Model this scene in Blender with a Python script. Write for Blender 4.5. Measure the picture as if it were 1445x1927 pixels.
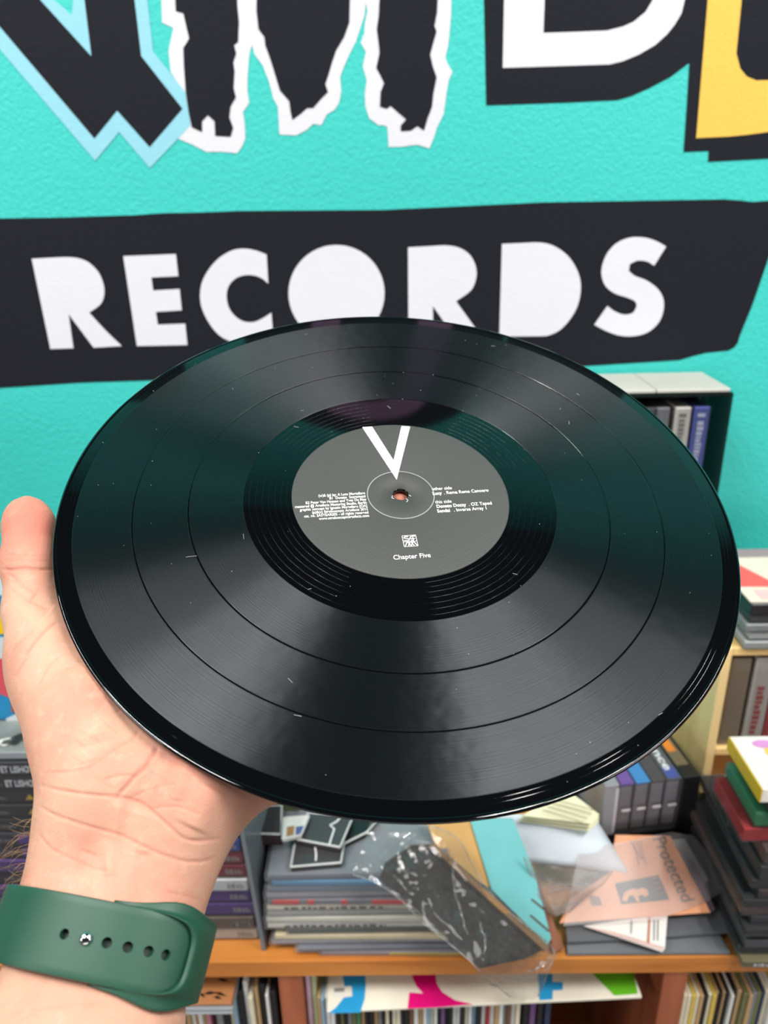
import bpy, bmesh, math, random
import numpy as np
from mathutils import Vector, Matrix, noise
random.seed(7); rng = np.random.default_rng(7)
for o in list(bpy.data.objects): bpy.data.objects.remove(o, do_unlink=True)
SC = bpy.context.scene; COL = SC.collection
PI = math.pi

# ------------------------------------------------------------------ camera
F_PX, CX, CY = 1450.0, 722.5, 963.5            # 1445 x 1927 frame
def nz(v): v = np.array(v, float); return v / np.linalg.norm(v)
DN = nz((77.5, 3487, 1450)); _xz = -.012; _a = 1.0
for _ in range(9):
    _b = -(DN[0]*_a + DN[2]*_xz)/DN[1]; _a = math.sqrt(1 - _b*_b - _xz*_xz)
XC = np.array([_a, _b, _xz]); R = np.array([XC, np.cross(-DN, XC), -DN])
EYE = np.array([0, 0, 1.6])
cam = bpy.data.objects.new('camera', bpy.data.cameras.new('camera')); COL.objects.link(cam)
r_, u_, k_ = R @ [1, 0, 0], R @ [0, -1, 0], -(R @ [0, 0, 1])
cam.matrix_world = Matrix(((r_[0], u_[0], k_[0], EYE[0]), (r_[1], u_[1], k_[1], EYE[1]), (r_[2], u_[2], k_[2], EYE[2]), (0, 0, 0, 1)))
cam.data.sensor_fit = 'VERTICAL'; cam.data.sensor_height = 36; cam.data.lens = 36*F_PX/1927
cam.data.clip_start = .01
cam.data.dof.use_dof = True; cam.data.dof.focus_distance = .325; cam.data.dof.aperture_fstop = 11.5
SC.camera = cam

# ------------------------------------------------------------------ light and exposure
w = bpy.data.worlds.new('world'); SC.world = w; w.use_nodes = True
bgn = w.node_tree.nodes['Background']; bgn.inputs[0].default_value = (.9, .95, 1, 1); bgn.inputs[1].default_value = .11
SC.view_settings.view_transform = 'Standard'; SC.view_settings.look = 'None'
SC.view_settings.gamma = 1; SC.view_settings.exposure = -0.20
try: SC.view_settings.use_curve_mapping = False
except Exception: pass
SC.cycles.transparent_max_bounces = 24
def area(name, loc, sx, sy, power, col=(1, .98, .95), rot=(0, 0, 0)):
    l = bpy.data.lights.new(name, 'AREA'); l.shape = 'RECTANGLE'; l.size = sx; l.size_y = sy
    l.energy = power; l.color = col
    o = bpy.data.objects.new(name, l); COL.objects.link(o); o.location = loc; o.rotation_euler = rot; return o
for sx in (-1, 1):
    for xo, yo, ln, pw in ((.55, -.28, .60, 17), (.85, -.20, .60, 20), (1.2, .10, .8, 16), (1.7, -.3, 1.2, 4)):
        area('ceiling_strip_lamp', (sx*xo + .03, yo, 2.90), .07, ln, pw)
    area('added_side_fill', (sx*2.4, -1.0, 2.3), .9, .9, 22, rot=(.95, 0, sx*1.05))  # unseen fill pair, added to brighten the front of the shelf

area('added_low_fill', (0, -2.2, .70), 2.2, .7, 20, col=(.95, .98, 1), rot=(PI/2, 0, 0))  # added low fill behind the viewer for the shelf, no actual window

# ------------------------------------------------------------------ pixel -> place helpers
def ray(px, py): return R @ np.array([(px-CX)/F_PX, (py-CY)/F_PX, 1.0])
def at(px, py, d): return EYE + ray(px, py)*d
def onY(px, py, y): r = ray(px, py); return EYE + r*(y/r[1])
def onZ(px, py, z): r = ray(px, py); return EYE + r*((z-1.6)/r[2])
def onP(px, py, c, n): r = ray(px, py); return EYE + r*((n @ (c-EYE))/(n @ r))
def plane3(*a):                                   # three (px, py, z)
    p, q, s = [onZ(*t) for t in a]; n = nz(np.cross(q-p, s-p))
    return p, (n if n[2] > 0 else -n)

# ------------------------------------------------------------------ materials
def lin(c):
    c = [x/255 for x in c]
    return tuple(x/12.92 if x <= .04045 else ((x+.055)/1.055)**2.4 for x in c)
_mats = {}
def mat(name, rgb, rough=.5, metal=0, var=.06, scale=40, bump=0, bscale=200, spec=.5, coat=0):
    if name in _mats: return _mats[name]
    m = bpy.data.materials.new(name); m.use_nodes = True; nt = m.node_tree; b = nt.nodes['Principled BSDF']
    c = lin(rgb); tc = nt.nodes.new('ShaderNodeTexCoord'); n = nt.nodes.new('ShaderNodeTexNoise')
    n.inputs['Scale'].default_value = scale; n.inputs['Detail'].default_value = 3
    nt.links.new(tc.outputs['Object'], n.inputs['Vector'])
    mx = nt.nodes.new('ShaderNodeMix'); mx.data_type = 'RGBA'
    mx.inputs[6].default_value = tuple(x*(1-var) for x in c)+(1,); mx.inputs[7].default_value = tuple(min(1, x*(1+var)) for x in c)+(1,)
    nt.links.new(n.outputs['Fac'], mx.inputs[0]); nt.links.new(mx.outputs[2], b.inputs['Base Color'])
    b.inputs['Roughness'].default_value = rough; b.inputs['Metallic'].default_value = metal
    b.inputs['Specular IOR Level'].default_value = spec
    if coat: b.inputs['Coat Weight'].default_value = coat; b.inputs['Coat Roughness'].default_value = .05
    if bump:
        n2 = nt.nodes.new('ShaderNodeTexNoise'); n2.inputs['Scale'].default_value = bscale; n2.inputs['Detail'].default_value = 4
        nt.links.new(tc.outputs['Object'], n2.inputs['Vector'])
        bp = nt.nodes.new('ShaderNodeBump'); bp.inputs['Strength'].default_value = bump; bp.inputs['Distance'].default_value = .002
        nt.links.new(n2.outputs['Fac'], bp.inputs['Height']); nt.links.new(bp.outputs[0], b.inputs['Normal'])
    _mats[name] = m; return m
def clear(name, rgb=(235, 240, 242), haze=.06, gloss=.5, rough=.08, blend=.22):
    """clear plastic: see-through, a little milky, glossy at grazing angles"""
    if name in _mats: return _mats[name]
    m = bpy.data.materials.new(name); m.use_nodes = True; nt = m.node_tree; nt.nodes.clear()
    out = nt.nodes.new('ShaderNodeOutputMaterial'); tr = nt.nodes.new('ShaderNodeBsdfTransparent')
    gl = nt.nodes.new('ShaderNodeBsdfGlossy'); df = nt.nodes.new('ShaderNodeBsdfDiffuse'); lw = nt.nodes.new('ShaderNodeLayerWeight')
    n = nt.nodes.new('ShaderNodeTexNoise'); n.inputs['Scale'].default_value = 60
    ma = nt.nodes.new('ShaderNodeMath'); ma.operation = 'MULTIPLY'; ma.inputs[1].default_value = haze*2
    nt.links.new(n.outputs['Fac'], ma.inputs[0])
    c = lin(rgb)+(1,); df.inputs[0].default_value = c; gl.inputs['Roughness'].default_value = rough
    tr.inputs[0].default_value = tuple(.5+.5*x for x in c[:3])+(1,)
    lw.inputs['Blend'].default_value = blend
    m2 = nt.nodes.new('ShaderNodeMath'); m2.operation = 'MULTIPLY'; m2.inputs[1].default_value = gloss
    nt.links.new(lw.outputs['Fresnel'], m2.inputs[0])
    a = nt.nodes.new('ShaderNodeMixShader'); b = nt.nodes.new('ShaderNodeMixShader')
    nt.links.new(ma.outputs[0], a.inputs[0]); nt.links.new(tr.outputs[0], a.inputs[1]); nt.links.new(df.outputs[0], a.inputs[2])
    nt.links.new(m2.outputs[0], b.inputs[0]); nt.links.new(a.outputs[0], b.inputs[1]); nt.links.new(gl.outputs[0], b.inputs[2])
    nt.links.new(b.outputs[0], out.inputs[0]); _mats[name] = m; return m
def wood(name, rgb, dark, rough=.35, axis=0, scale=9):
    if name in _mats: return _mats[name]
    m = bpy.data.materials.new(name); m.use_nodes = True; nt = m.node_tree; b = nt.nodes['Principled BSDF']
    tc = nt.nodes.new('ShaderNodeTexCoord'); mp = nt.nodes.new('ShaderNodeMapping'); n = nt.nodes.new('ShaderNodeTexNoise')
    s = [scale*6]*3; s[axis] = scale*.5; mp.inputs['Scale'].default_value = s
    n.inputs['Scale'].default_value = 1.0; n.inputs['Detail'].default_value = 6; n.inputs['Distortion'].default_value = .6
    nt.links.new(tc.outputs['Object'], mp.inputs[0]); nt.links.new(mp.outputs[0], n.inputs['Vector'])
    cr = nt.nodes.new('ShaderNodeValToRGB'); cr.color_ramp.elements[0].position = .3; cr.color_ramp.elements[1].position = .62
    cr.color_ramp.elements[0].color = lin(dark)+(1,); cr.color_ramp.elements[1].color = lin(rgb)+(1,)
    nt.links.new(n.outputs['Fac'], cr.inputs[0]); nt.links.new(cr.outputs[0], b.inputs['Base Color'])
    b.inputs['Roughness'].default_value = rough; _mats[name] = m; return m
BLACK = lambda: mat('black_print', (24, 24, 27), .35)
WHITE = lambda: mat('white_print', (236, 236, 236), .5)
PLASTIC = lambda: clear('clear_plastic')

# ------------------------------------------------------------------ object helpers
def tag(o, label=None, cat=None, group=None, kind=None):
    if label: o['label'] = label
    if cat: o['category'] = cat
    if group: o['group'] = group
    if kind: o['kind'] = kind
    return o
WM = {}                                            # world matrices of built objects
def link(o, parent=None, M=None):
    COL.objects.link(o)
    if parent is not None: o.parent = parent
    M = M or Matrix.Identity(4); WM[o] = (WM[parent] @ M) if parent is not None else M
    o.matrix_local = M if parent is not None else M
    if parent is None: o.matrix_world = M
    return o
def empty(name, loc=(0, 0, 0), M=None, parent=None):
    o = bpy.data.objects.new(name, None); o.empty_display_size = .02
    return link(o, parent, M or Matrix.Translation(Vector(loc)))
def mesh(name, V, Fc, m, parent=None, smooth=False, local=False, M=None):
    """V are world points (made local to the parent) unless local"""
    me = bpy.data.meshes.new(name); V = [Vector(v) for v in V]
    o_M = None
    if not local:
        if parent is not None:
            inv = WM[parent].inverted(); V = [inv @ v for v in V]
        else:
            c = sum(V, Vector())/len(V); c.z = min(v.z for v in V); o_M = Matrix.Translation(c); V = [v-c for v in V]
    if M is not None: o_M = M
    me.from_pydata(V, [], [tuple(int(i) for i in f) for f in Fc]); me.update()
    bm = bmesh.new(); bm.from_mesh(me); bmesh.ops.recalc_face_normals(bm, faces=bm.faces); bm.to_mesh(me); bm.free()
    if smooth: me.polygons.foreach_set('use_smooth', [True]*len(me.polygons))
    if m is not None: me.materials.append(m)
    return link(bpy.data.objects.new(name, me), parent, o_M)
def prism_geo(P, off):
    n = len(P); P = [Vector(p) for p in P]; Q = [p+Vector(off) for p in P]
    bm = bmesh.new(); vs = [bm.verts.new(p) for p in P]; f = bm.faces.new(vs); f.normal_update()
    tri = bmesh.ops.triangulate(bm, faces=[f])['faces']; bm.verts.index_update()
    T = [tuple(v.index for v in t.verts) for t in tri]; bm.free()
    Fc = T+[tuple(i+n for i in t[::-1]) for t in T]+[(i, (i+1) % n, (i+1) % n+n, i+n) for i in range(n)]
    return P+Q, Fc
def prism(name, P, off, m, parent=None, **k): V, Fc = prism_geo(P, off); return mesh(name, V, Fc, m, parent, **k)
def cbox(x0, x1, y0, y1, z0, z1, b):
    """chamfered box: 24 verts"""
    V = []; idx = {}
    X, Y, Z = (x0, x1), (y0, y1), (z0, z1)
    for i in (0, 1):
        for j in (0, 1):
            for k in (0, 1):
                sx, sy, sz = (1-2*i)*b, (1-2*j)*b, (1-2*k)*b
                for a, d in enumerate(((0, sy, sz), (sx, 0, sz), (sx, sy, 0))):
                    idx[i, j, k, a] = len(V); V.append((X[i]+d[0], Y[j]+d[1], Z[k]+d[2]))
    Fc = [[idx[i, j, k, a] for a in (0, 1, 2)] for i in (0, 1) for j in (0, 1) for k in (0, 1)]
    for a in range(3):
        o1, o2 = [c for c in range(3) if c != a]
        for s in (0, 1):
            q = []
            for (p, r) in ((0, 0), (1, 0), (1, 1), (0, 1)):
                t = [0]*3; t[a] = s; t[o1] = p; t[o2] = r; q.append(idx[t[0], t[1], t[2], a])
            Fc.append(q)
        for (p, r) in ((0, 0), (0, 1), (1, 0), (1, 1)):        # edge chamfers along axis a
            t0 = [0]*3; t1 = [0]*3; t0[a] = 0; t1[a] = 1; t0[o1] = t1[o1] = p; t0[o2] = t1[o2] = r
            Fc.append([idx[(*t0, o1)], idx[(*t1, o1)], idx[(*t1, o2)], idx[(*t0, o2)]])
    return V, Fc
def box(name, x0, x1, y0, y1, z0, z1, m, parent=None, b=.0006, local=False): return mesh(name, *cbox(x0, x1, y0, y1, z0, z1, b), m, parent, local=local)
def join(*geos):
    V, Fc = [], []
    for v, f in geos: n = len(V); V += list(v); Fc += [[i+n for i in q] for q in f]
    return V, Fc
def tube_geo(P, r, n=6):
    P = [Vector(p) for p in P]; V, Fc = [], []; rr = r if hasattr(r, '__len__') else [r]*len(P)
    for i, p in enumerate(P):
        t = (P[min(i+1, len(P)-1)]-P[max(i-1, 0)]).normalized(); a = t.orthogonal().normalized()
        if i: a = (pa - t*pa.dot(t)).normalized()
        pa = a; b = t.cross(a)
        for k in range(n): V.append(p+(a*math.cos(2*PI*k/n)+b*math.sin(2*PI*k/n))*rr[i])
    for i in range(len(P)-1):
        for k in range(n): Fc.append((i*n+k, i*n+(k+1) % n, (i+1)*n+(k+1) % n, (i+1)*n+k))
    Fc += [tuple(range(n))[::-1], tuple(range((len(P)-1)*n, len(P)*n))]
    return V, Fc
def smooth_poly(P, closed=True, n=5, lim=50):
    """round off all but the true corners of an outline"""
    P = [np.array(p, float) for p in P]; N = len(P); out = []
    def corner(i):
        a, b, c = P[i-1], P[i], P[(i+1) % N]
        if not closed and i in (0, N-1): return True
        u, v = nz(b-a), nz(c-b); return math.degrees(math.acos(max(-1, min(1, u @ v)))) > lim
    K = [corner(i) for i in range(N)]
    for i in range(N if closed else N-1):
        p, q = P[i], P[(i+1) % N]; j = (i+1) % N
        if K[i] and K[j]: out.append(p); continue
        m0 = (q-p) if K[i] else (q-P[i-1])*.5; m1 = (q-p) if K[j] else (P[(j+1) % N]-p)*.5
        for s in np.linspace(0, 1, n, endpoint=False):
            h = s*s*s; g = s*s; out.append((2*h-3*g+1)*p+(h-2*g+s)*m0+(-2*h+3*g)*q+(h-g)*m1)
    if not closed: out.append(P[-1])
    return out
def text_geo(s, size, align='LEFT', depth=.00004, shear=0, bold=0):
    cu = bpy.data.curves.new('t', 'FONT'); cu.body = s; cu.size = size; cu.align_x = align; cu.extrude = depth; cu.shear = shear
    cu.offset = bold; cu.resolution_u = 3
    o = bpy.data.objects.new('t', cu); COL.objects.link(o)
    me = bpy.data.meshes.new_from_object(o.evaluated_get(bpy.context.evaluated_depsgraph_get()))
    V = [tuple(v.co) for v in me.vertices]; Fc = [tuple(p.vertices) for p in me.polygons]
    bpy.data.objects.remove(o); bpy.data.curves.remove(cu); bpy.data.meshes.remove(me); return V, Fc
def frame(o, x, y):
    """matrix with x, y axes and origin"""
    x = Vector(x).normalized(); n = x.cross(Vector(y)).normalized(); y = n.cross(x)
    return Matrix(((x.x, y.x, n.x, o[0]), (x.y, y.y, n.y, o[1]), (x.z, y.z, n.z, o[2]), (0, 0, 0, 1)))
def text_on(name, s, o, x, y, size, m, parent, **k):
    Mw = frame(o, x, y); V, Fc = text_geo(s, size, **k)
    return mesh(name, [Mw @ Vector(v) for v in V], Fc, m, parent)
def copy_tree(o, parent=None, M=None):
    c = o.copy(); COL.objects.link(c); c.parent = parent
    WM[c] = M if parent is None else WM[parent] @ o.matrix_local
    if parent is None: c.matrix_world = M
    for ch in [q for q in ALLCH(o)]: copy_tree(ch, c)
    return c
def ALLCH(o): return [q for q in WM if q.parent == o]
def child(o, nm):
    for q in ALLCH(o):
        if q.name.split('.')[0] == nm: return q
def setmat(o, m): o.material_slots[0].link = 'OBJECT'; o.material_slots[0].material = m
ORD = ['bottom', 'second', 'third', 'fourth', 'fifth', 'sixth', 'seventh', 'eighth', 'ninth', 'tenth', 'eleventh', 'twelfth', 'thirteenth', 'fourteenth', 'fifteenth', 'sixteenth', 'seventeenth', 'eighteenth', 'nineteenth', 'twentieth', 'twenty-first', 'twenty-second', 'twenty-third', 'twenty-fourth', 'twenty-fifth', 'twenty-sixth']
def nth(i): return 'lowest' if i == 0 else ORD[i]+' from the bottom'
def nthl(i, side='left'):
    n = i+1; s = {1: 'st', 2: 'nd', 3: 'rd'}.get(n % 10 if n % 100 not in (11, 12, 13) else 0, 'th'); return f'{n}{s} from the {side}'

# ------------------------------------------------------------------ the room
WY, ST = .88, .90                                   # wall plane, shelf top height
TEAL = mat('teal_wall_paint', (52, 191, 182), .55, var=.03, scale=6, bump=.55, bscale=260)
wall = tag(mesh('wall_back', *cbox(-2.6, 2.6, WY, WY+.12, 0, 2.95, .001), TEAL), 'turquoise painted shop wall with a large lettered mural', kind='structure')
tag(mesh('floor', *cbox(-2.6, 2.6, -3, WY, -.1, 0, .001), mat('floor_grey', (110, 105, 100), .5)), 'grey shop floor below the shelf', kind='structure')
tag(mesh('ceiling', *cbox(-2.6, 2.6, -3, WY+.12, 2.95, 3.05, .001), mat('ceiling_dark', (44, 42, 48), .8)), 'dark shop ceiling above the mural', kind='structure')

# mural: thin painted shapes on the wall
PBLK = mat('mural_black', (20, 22, 30), .7, var=.05, bump=.25, bscale=300, spec=.2)
PWHT = mat('mural_white', (213, 214, 220), .5, var=.02, bump=.25, bscale=300)
PBLU = mat('mural_pale_blue', (138, 199, 214), .5, var=.02, bump=.25, bscale=300)
PYEL = mat('mural_yellow', (228, 184, 76), .5, var=.02, bump=.25, bscale=300)
def paint(name, P, m, t, label=None, k=1.993, ox=0, oy=0, sm=False):
    Q = [(ox+x/k, oy+y/k) for x, y in P]
    if sm: Q = smooth_poly(Q)
    W = [onY(x, y, WY-.0002) for x, y in Q]
    o = prism(name, W, (0, -t, 0), m, wall)
    if label: o['label'] = label
    return o
paint('painted_letter_outline', [(-520, -420), (0, 185), (358, 603), (447, 495), (563, 630), (715, 470), (695, 345), (575, 195), (553, 0), (510, -400), (235, -400), (275, 0), (270, 57), (205, 0), (-160, -420)], PBLU, .0006, 'pale blue outline')
paint('painted_letter', [(-440, -420), (0, 100), (355, 520), (440, 415), (562, 552), (685, 408), (530, 210), (505, 0), (455, -400), (280, -400), (318, 0), (344, 212), (152, 0), (-210, -420)], PBLK, .0009, 'black pointed letter')
c2 = lambda L: [(x+1435, y) for x, y in L]
paint('painted_letter_outline', [(600, -420), (605, 0), (608, 85), (650, 105), (632, 190), (640, 270), (690, 345), (712, 470), (668, 520), (722, 543), (775, 570), (830, 569), (890, 575), (908, 550), (920, 520), (918, 470), (912, 420), (935, 385), (928, 340), (928, 300), (932, 240), (936, 200), (945, 168), (955, 205), (985, 245), (1010, 310), (1025, 370), (1042, 400), (1048, 505), (1110, 508), (1150, 488), (1175, 465), (1205, 470), (1225, 430), (1255, 412), (1272, 385), (1280, 340), (1275, 290), (1290, 250), (1312, 200), (1335, 155), (1350, 110), (1366, 60), (1372, 10), (1378, 40), (1368, 90), (1366, 125), (1352, 160), (1372, 195), (1360, 250), (1375, 300), (1368, 350), (1370, 400), (1385, 445), (1420, 470)] + c2([(0, 470), (17, 475), (20, 515), (22, 552), (75, 550), (130, 543), (175, 557), (192, 515), (205, 475), (228, 430), (234, 390), (240, 345), (248, 300), (262, 270), (244, 240), (235, 215), (246, 170), (250, 130), (256, 60), (258, 0), (258, -420)]), PWHT, .0004, 'white ragged outline')
for L in ([(640, -420), (658, 0), (660, 42), (688, 50), (698, 95), (710, 145), (688, 180), (690, 240), (697, 345), (708, 420), (720, 478), (758, 495), (758, 455), (780, 432), (805, 455), (808, 510), (865, 513), (875, 480), (860, 440), (865, 400), (885, 365), (876, 330), (880, 270), (875, 235), (886, 200), (878, 170), (893, 158), (896, 80), (890, 20), (880, -420)],
          [(950, -420), (963, 0), (962, 40), (970, 110), (992, 140), (995, 170), (1015, 225), (1032, 280), (1050, 340), (1085, 380), (1090, 420), (1097, 450), (1130, 425), (1152, 405), (1175, 405), (1205, 370), (1230, 345), (1220, 315), (1232, 280), (1245, 235), (1260, 190), (1290, 140), (1310, 85), (1312, 0), (1320, -420)],
          c2([(-35, -420), (-12, 0), (-15, 60), (-22, 110), (-15, 165), (-12, 200), (-24, 255), (-8, 285), (5, 312), (-8, 345), (-10, 400), (15, 408), (30, 397), (55, 420), (88, 448), (68, 470), (68, 492), (105, 490), (130, 473), (155, 490), (168, 445), (185, 400), (190, 350), (202, 290), (188, 250), (178, 205), (190, 160), (202, 118), (194, 98), (203, 50), (206, 0), (210, -420)])):
    paint('painted_letter', L, PBLK, .0009, 'black ragged letter stroke')
paint('painted_letter_shadow', c2([(378, -420), (380, 0), (388, 395), (700, 384), (880, 375), (930, 361), (1000, 330), (1080, 288), (1150, 235), (1140, 400), (1128, 570), (1222, 566), (1220, 607), (1445, 595), (1800, 575), (1800, -420)]), PBLK, .0004)
paint('painted_letter', c2([(458, -420), (455, 0), (450, 255), (640, 249), (850, 242), (900, 230), (960, 205), (1020, 170), (1065, 130), (1095, 92), (1120, 50), (1132, 0), (1135, -420), (1022, -420), (1012, 0), (985, 45), (940, 82), (900, 100), (840, 115), (720, 120), (602, 124), (607, 0), (610, -420)]), PWHT, .0007, 'white rounded letter')
paint('painted_letter', c2([(1250, -420), (1218, 0), (1175, 518), (1300, 512), (1370, 505), (1445, 495), (1620, 480), (1620, 296), (1445, 301), (1400, 302), (1365, 288), (1340, 258), (1325, 200), (1335, 100), (1345, 0), (1380, -420)]), PYEL, .0007, 'yellow letter')
arch = lambda cx, z0, z1, r: [(cx-r, z0)]+[(cx-r*math.cos(t), z1-r+r*math.sin(t)) for t in np.linspace(0, PI, 20)]+[(cx+r, z0)]
for nm, P, m, t in (('painted_letter_shadow', arch(.035, 2.0, 2.50, .20), PBLK, .0004), ('painted_letter', arch(.045, 2.0, 2.44, .105), mat('mural_mauve', (168, 128, 168), .6), .0007), ('painted_letter_counter', arch(.040, 2.0, 2.37, .058), PBLK, .0010), ('painted_letter_shadow', arch(.36, 2.05, 2.42, .12), PBLK, .0004), ('painted_letter', arch(-.40, 2.0, 2.46, .13), PBLK, .0004)):
    prism(nm, [(x, WY-.0002, z_) for x, z_ in P], (0, -t, 0), m, wall)
paint('painted_banner', [(-140, 415), (0, 411), (125, 409), (251, 405), (310, 401), (376, 400), (450, 397), (725, 395), (1021, 381), (1222, 377.5), (1362, 375), (1390, 377), (1415, 380), (1445, 378), (1475, 376), (1466, 420), (1445, 488), (1415, 575), (1392, 631), (1388, 645), (1381, 654), (1370, 659.5), (1327, 664), (1300, 671), (1279, 677.5), (1101, 688.6), (700, 702), (271, 716), (150, 720), (0, 730), (-140, 736)], PBLK, .0004, 'black banner', k=1, ox=0, oy=0)
def rec(P, ox, sm=True, label=''): paint('painted_letter', P, PWHT, .0008, label, ox=ox, oy=360, sm=sm)
rec([(120, 253), (190, 249), (260, 247), (305, 254), (340, 272), (375, 312), (392, 370), (380, 420), (335, 455), (395, 520), (457, 580), (352, 586), (258, 460), (276, 588), (190, 591)], 0, True, 'white letter R at the left')
rec([(463, 243), (660, 235), (669, 318), (568, 323), (575, 372), (674, 366), (682, 446), (585, 452), (592, 500), (695, 496), (703, 576), (514, 580)], 0, False, 'white letter E')
rec([(1000, 237), (960, 222), (915, 215), (870, 222), (822, 250), (782, 295), (757, 345), (751, 400), (762, 450), (792, 505), (830, 545), (880, 566), (930, 566), (980, 550), (1023, 522), (1018, 455), (985, 476), (950, 490), (912, 487), (880, 466), (857, 432), (850, 390), (858, 355), (882, 328), (915, 315), (950, 315), (982, 326), (1006, 346)], 0, True, 'white letter C')
rec([(1262+180*math.cos(t), 382+181*math.sin(t)) for t in np.linspace(0, 2*PI, 48, endpoint=False)], 0, False, 'white solid letter O')
rec([(95, 210), (170, 206), (240, 203), (290, 213), (328, 240), (349, 283), (350, 325), (330, 372), (275, 412), (400, 586), (300, 589), (188, 430), (190, 590), (97, 592)], 720, True, 'white letter R in the middle')
rec([(447, 197), (520, 194), (590, 192), (642, 205), (692, 240), (726, 290), (742, 345), (736, 410), (712, 465), (670, 515), (625, 539), (585, 543), (437, 544)], 720, True, 'white solid letter D')
rec([(1062, 207), (1017, 279), (990, 263), (955, 260), (926, 273), (922, 298), (945, 317), (990, 335), (1030, 365), (1052, 405), (1050, 455), (1030, 497), (990, 530), (940, 543), (890, 541), (840, 525), (793, 500), (842, 430), (870, 450), (905, 462), (938, 455), (952, 430), (945, 412), (915, 398), (870, 383), (835, 355), (820, 312), (825, 270), (845, 227), (880, 192), (930, 173), (985, 174), (1028, 188)], 720, True, 'white letter S')

# ------------------------------------------------------------------ vinyl record (disc frame: A right, B up the slope, N normal)
DC = np.array([0.00361175, 0.32877573, 1.47200102]); DNrm = nz([0.07363381, -0.39303644, 0.91656992])
DA = nz(np.array([0.98810358, 0.15317878, -0.01369561])); DB = np.cross(DNrm, DA)
DM = Matrix(((DA[0], DB[0], DNrm[0], DC[0]), (DA[1], DB[1], DNrm[1], DC[1]), (DA[2], DB[2], DNrm[2], DC[2]), (0, 0, 0, 1)))
def dl(px, py): q = onP(px, py, DC, DNrm)-DC; return float(q @ DA), float(q @ DB)
def vinyl(name, aniso, r1, r2, tone=(5, 6, 8)):
    m = bpy.data.materials.new(name); m.use_nodes = True; nt = m.node_tree; b = nt.nodes['Principled BSDF']
    b.inputs['Base Color'].default_value = lin(tone)+(1,); b.inputs['IOR'].default_value = 1.5
    tc = nt.nodes.new('ShaderNodeTexCoord'); sp = nt.nodes.new('ShaderNodeSeparateXYZ'); nt.links.new(tc.outputs['Object'], sp.inputs[0])
    cx = nt.nodes.new('ShaderNodeCombineXYZ'); nt.links.new(sp.outputs[0], cx.inputs[0]); nt.links.new(sp.outputs[1], cx.inputs[1])
    ln = nt.nodes.new('ShaderNodeVectorMath'); ln.operation = 'LENGTH'; nt.links.new(cx.outputs[0], ln.inputs[0])
    if aniso:
        b.inputs['Specular IOR Level'].default_value = .55; b.inputs['Specular Tint'].default_value = (.88, .95, 1, 1); b.inputs['Roughness'].default_value = r1; b.inputs['Anisotropic'].default_value = 1.0; b.inputs['Anisotropic Rotation'].default_value = .25
        tg = nt.nodes.new('ShaderNodeTangent'); tg.direction_type = 'RADIAL'; tg.axis = 'Z'; nt.links.new(tg.outputs[0], b.inputs['Tangent'])
        b.inputs['Coat Weight'].default_value = .30; b.inputs['Coat Roughness'].default_value = r2; b.inputs['Coat IOR'].default_value = 1.45
        # loudness bands and fine groove lines: noise that only changes along the radius
        n1 = nt.nodes.new('ShaderNodeTexNoise'); n1.noise_dimensions = '1D'; n1.inputs['Scale'].default_value = 1900; n1.inputs['Detail'].default_value = 2
        nt.links.new(ln.outputs['Value'], n1.inputs['W'])
        n3 = nt.nodes.new('ShaderNodeTexNoise'); n3.inputs['Scale'].default_value = 130; n3.inputs['Detail'].default_value = 1   # modulation along the groove
        nt.links.new(tc.outputs['Object'], n3.inputs['Vector'])
        ml = nt.nodes.new('ShaderNodeMath'); ml.operation = 'MULTIPLY'; nt.links.new(n1.outputs['Fac'], ml.inputs[0]); nt.links.new(n3.outputs['Fac'], ml.inputs[1])
        bp = nt.nodes.new('ShaderNodeBump'); bp.inputs['Strength'].default_value = .75; bp.inputs['Distance'].default_value = .00022
        nt.links.new(ml.outputs[0], bp.inputs['Height']); nt.links.new(bp.outputs[0], b.inputs['Normal'])
    else:
        b.inputs['Roughness'].default_value = r1
    return m
GROOVE = vinyl('grooved_vinyl', True, .385, .10); SMOOTH = vinyl('smooth_vinyl', False, .045, 0)
record = tag(empty('vinyl_record', M=DM), 'black twelve-inch vinyl record with dark grey label held up flat on a palm', 'record')
def lathe(prof, n=256, closed=True):
    V, Fc = [], []; K = len(prof)
    for i in range(n):
        c, s = math.cos(2*PI*i/n), math.sin(2*PI*i/n)
        V += [(r*c, r*s, z) for r, z in prof]
    for i in range(n):
        j = (i+1) % n
        for k in range(K if closed else K-1): l = (k+1) % K; Fc.append((i*K+k, i*K+l, j*K+l, j*K+k))
    return V, Fc
def rpart(name, prof, m, closed=True, parent=None, n=256, smooth=True): return mesh(name, *lathe(prof, n, closed), m, parent or record, smooth=smooth, local=True)
TH = .0021
rpart('disc_body', [(.0036, -.0003), (.0036, -TH), (.050, -TH), (.147, -TH), (.1502, -TH+.0002), (.1508, -.0013), (.15095, -.0009), (.1507, -.0004), (.1502, -.00015), (.1496, -.0001), (.1492, -.00025), (.1490, -.0003), (.1488, -.0003), (.0497, -.0003), (.0495, -.0003)], SMOOTH)
edges = [(.0712, .0947), (.0954, .1185), (.1191, .1432)]
for a, b in edges: rpart('groove_band', [(a, -.00025), (a+.0002, -.00008), (b-.0002, -.00008), (b, -.00025)], GROOVE, smooth=False)
for r in (.0455+.0065, .0545, .0572, .0600, .0628, .0657, .0686): rpart('run_out_groove', [(r-.00005, -.0003), (r, -.00026), (r+.00005, -.0003)], SMOOTH, closed=False)
for r in (.1446, .1462): rpart('lead_in_groove', [(r-.00015, -.0003), (r, -.00028), (r+.00015, -.0003)], SMOOTH, closed=False)
LABM = mat('label_paper', (60, 61, 59), .62, var=.5, scale=1800, bump=.12, bscale=1200)
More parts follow.
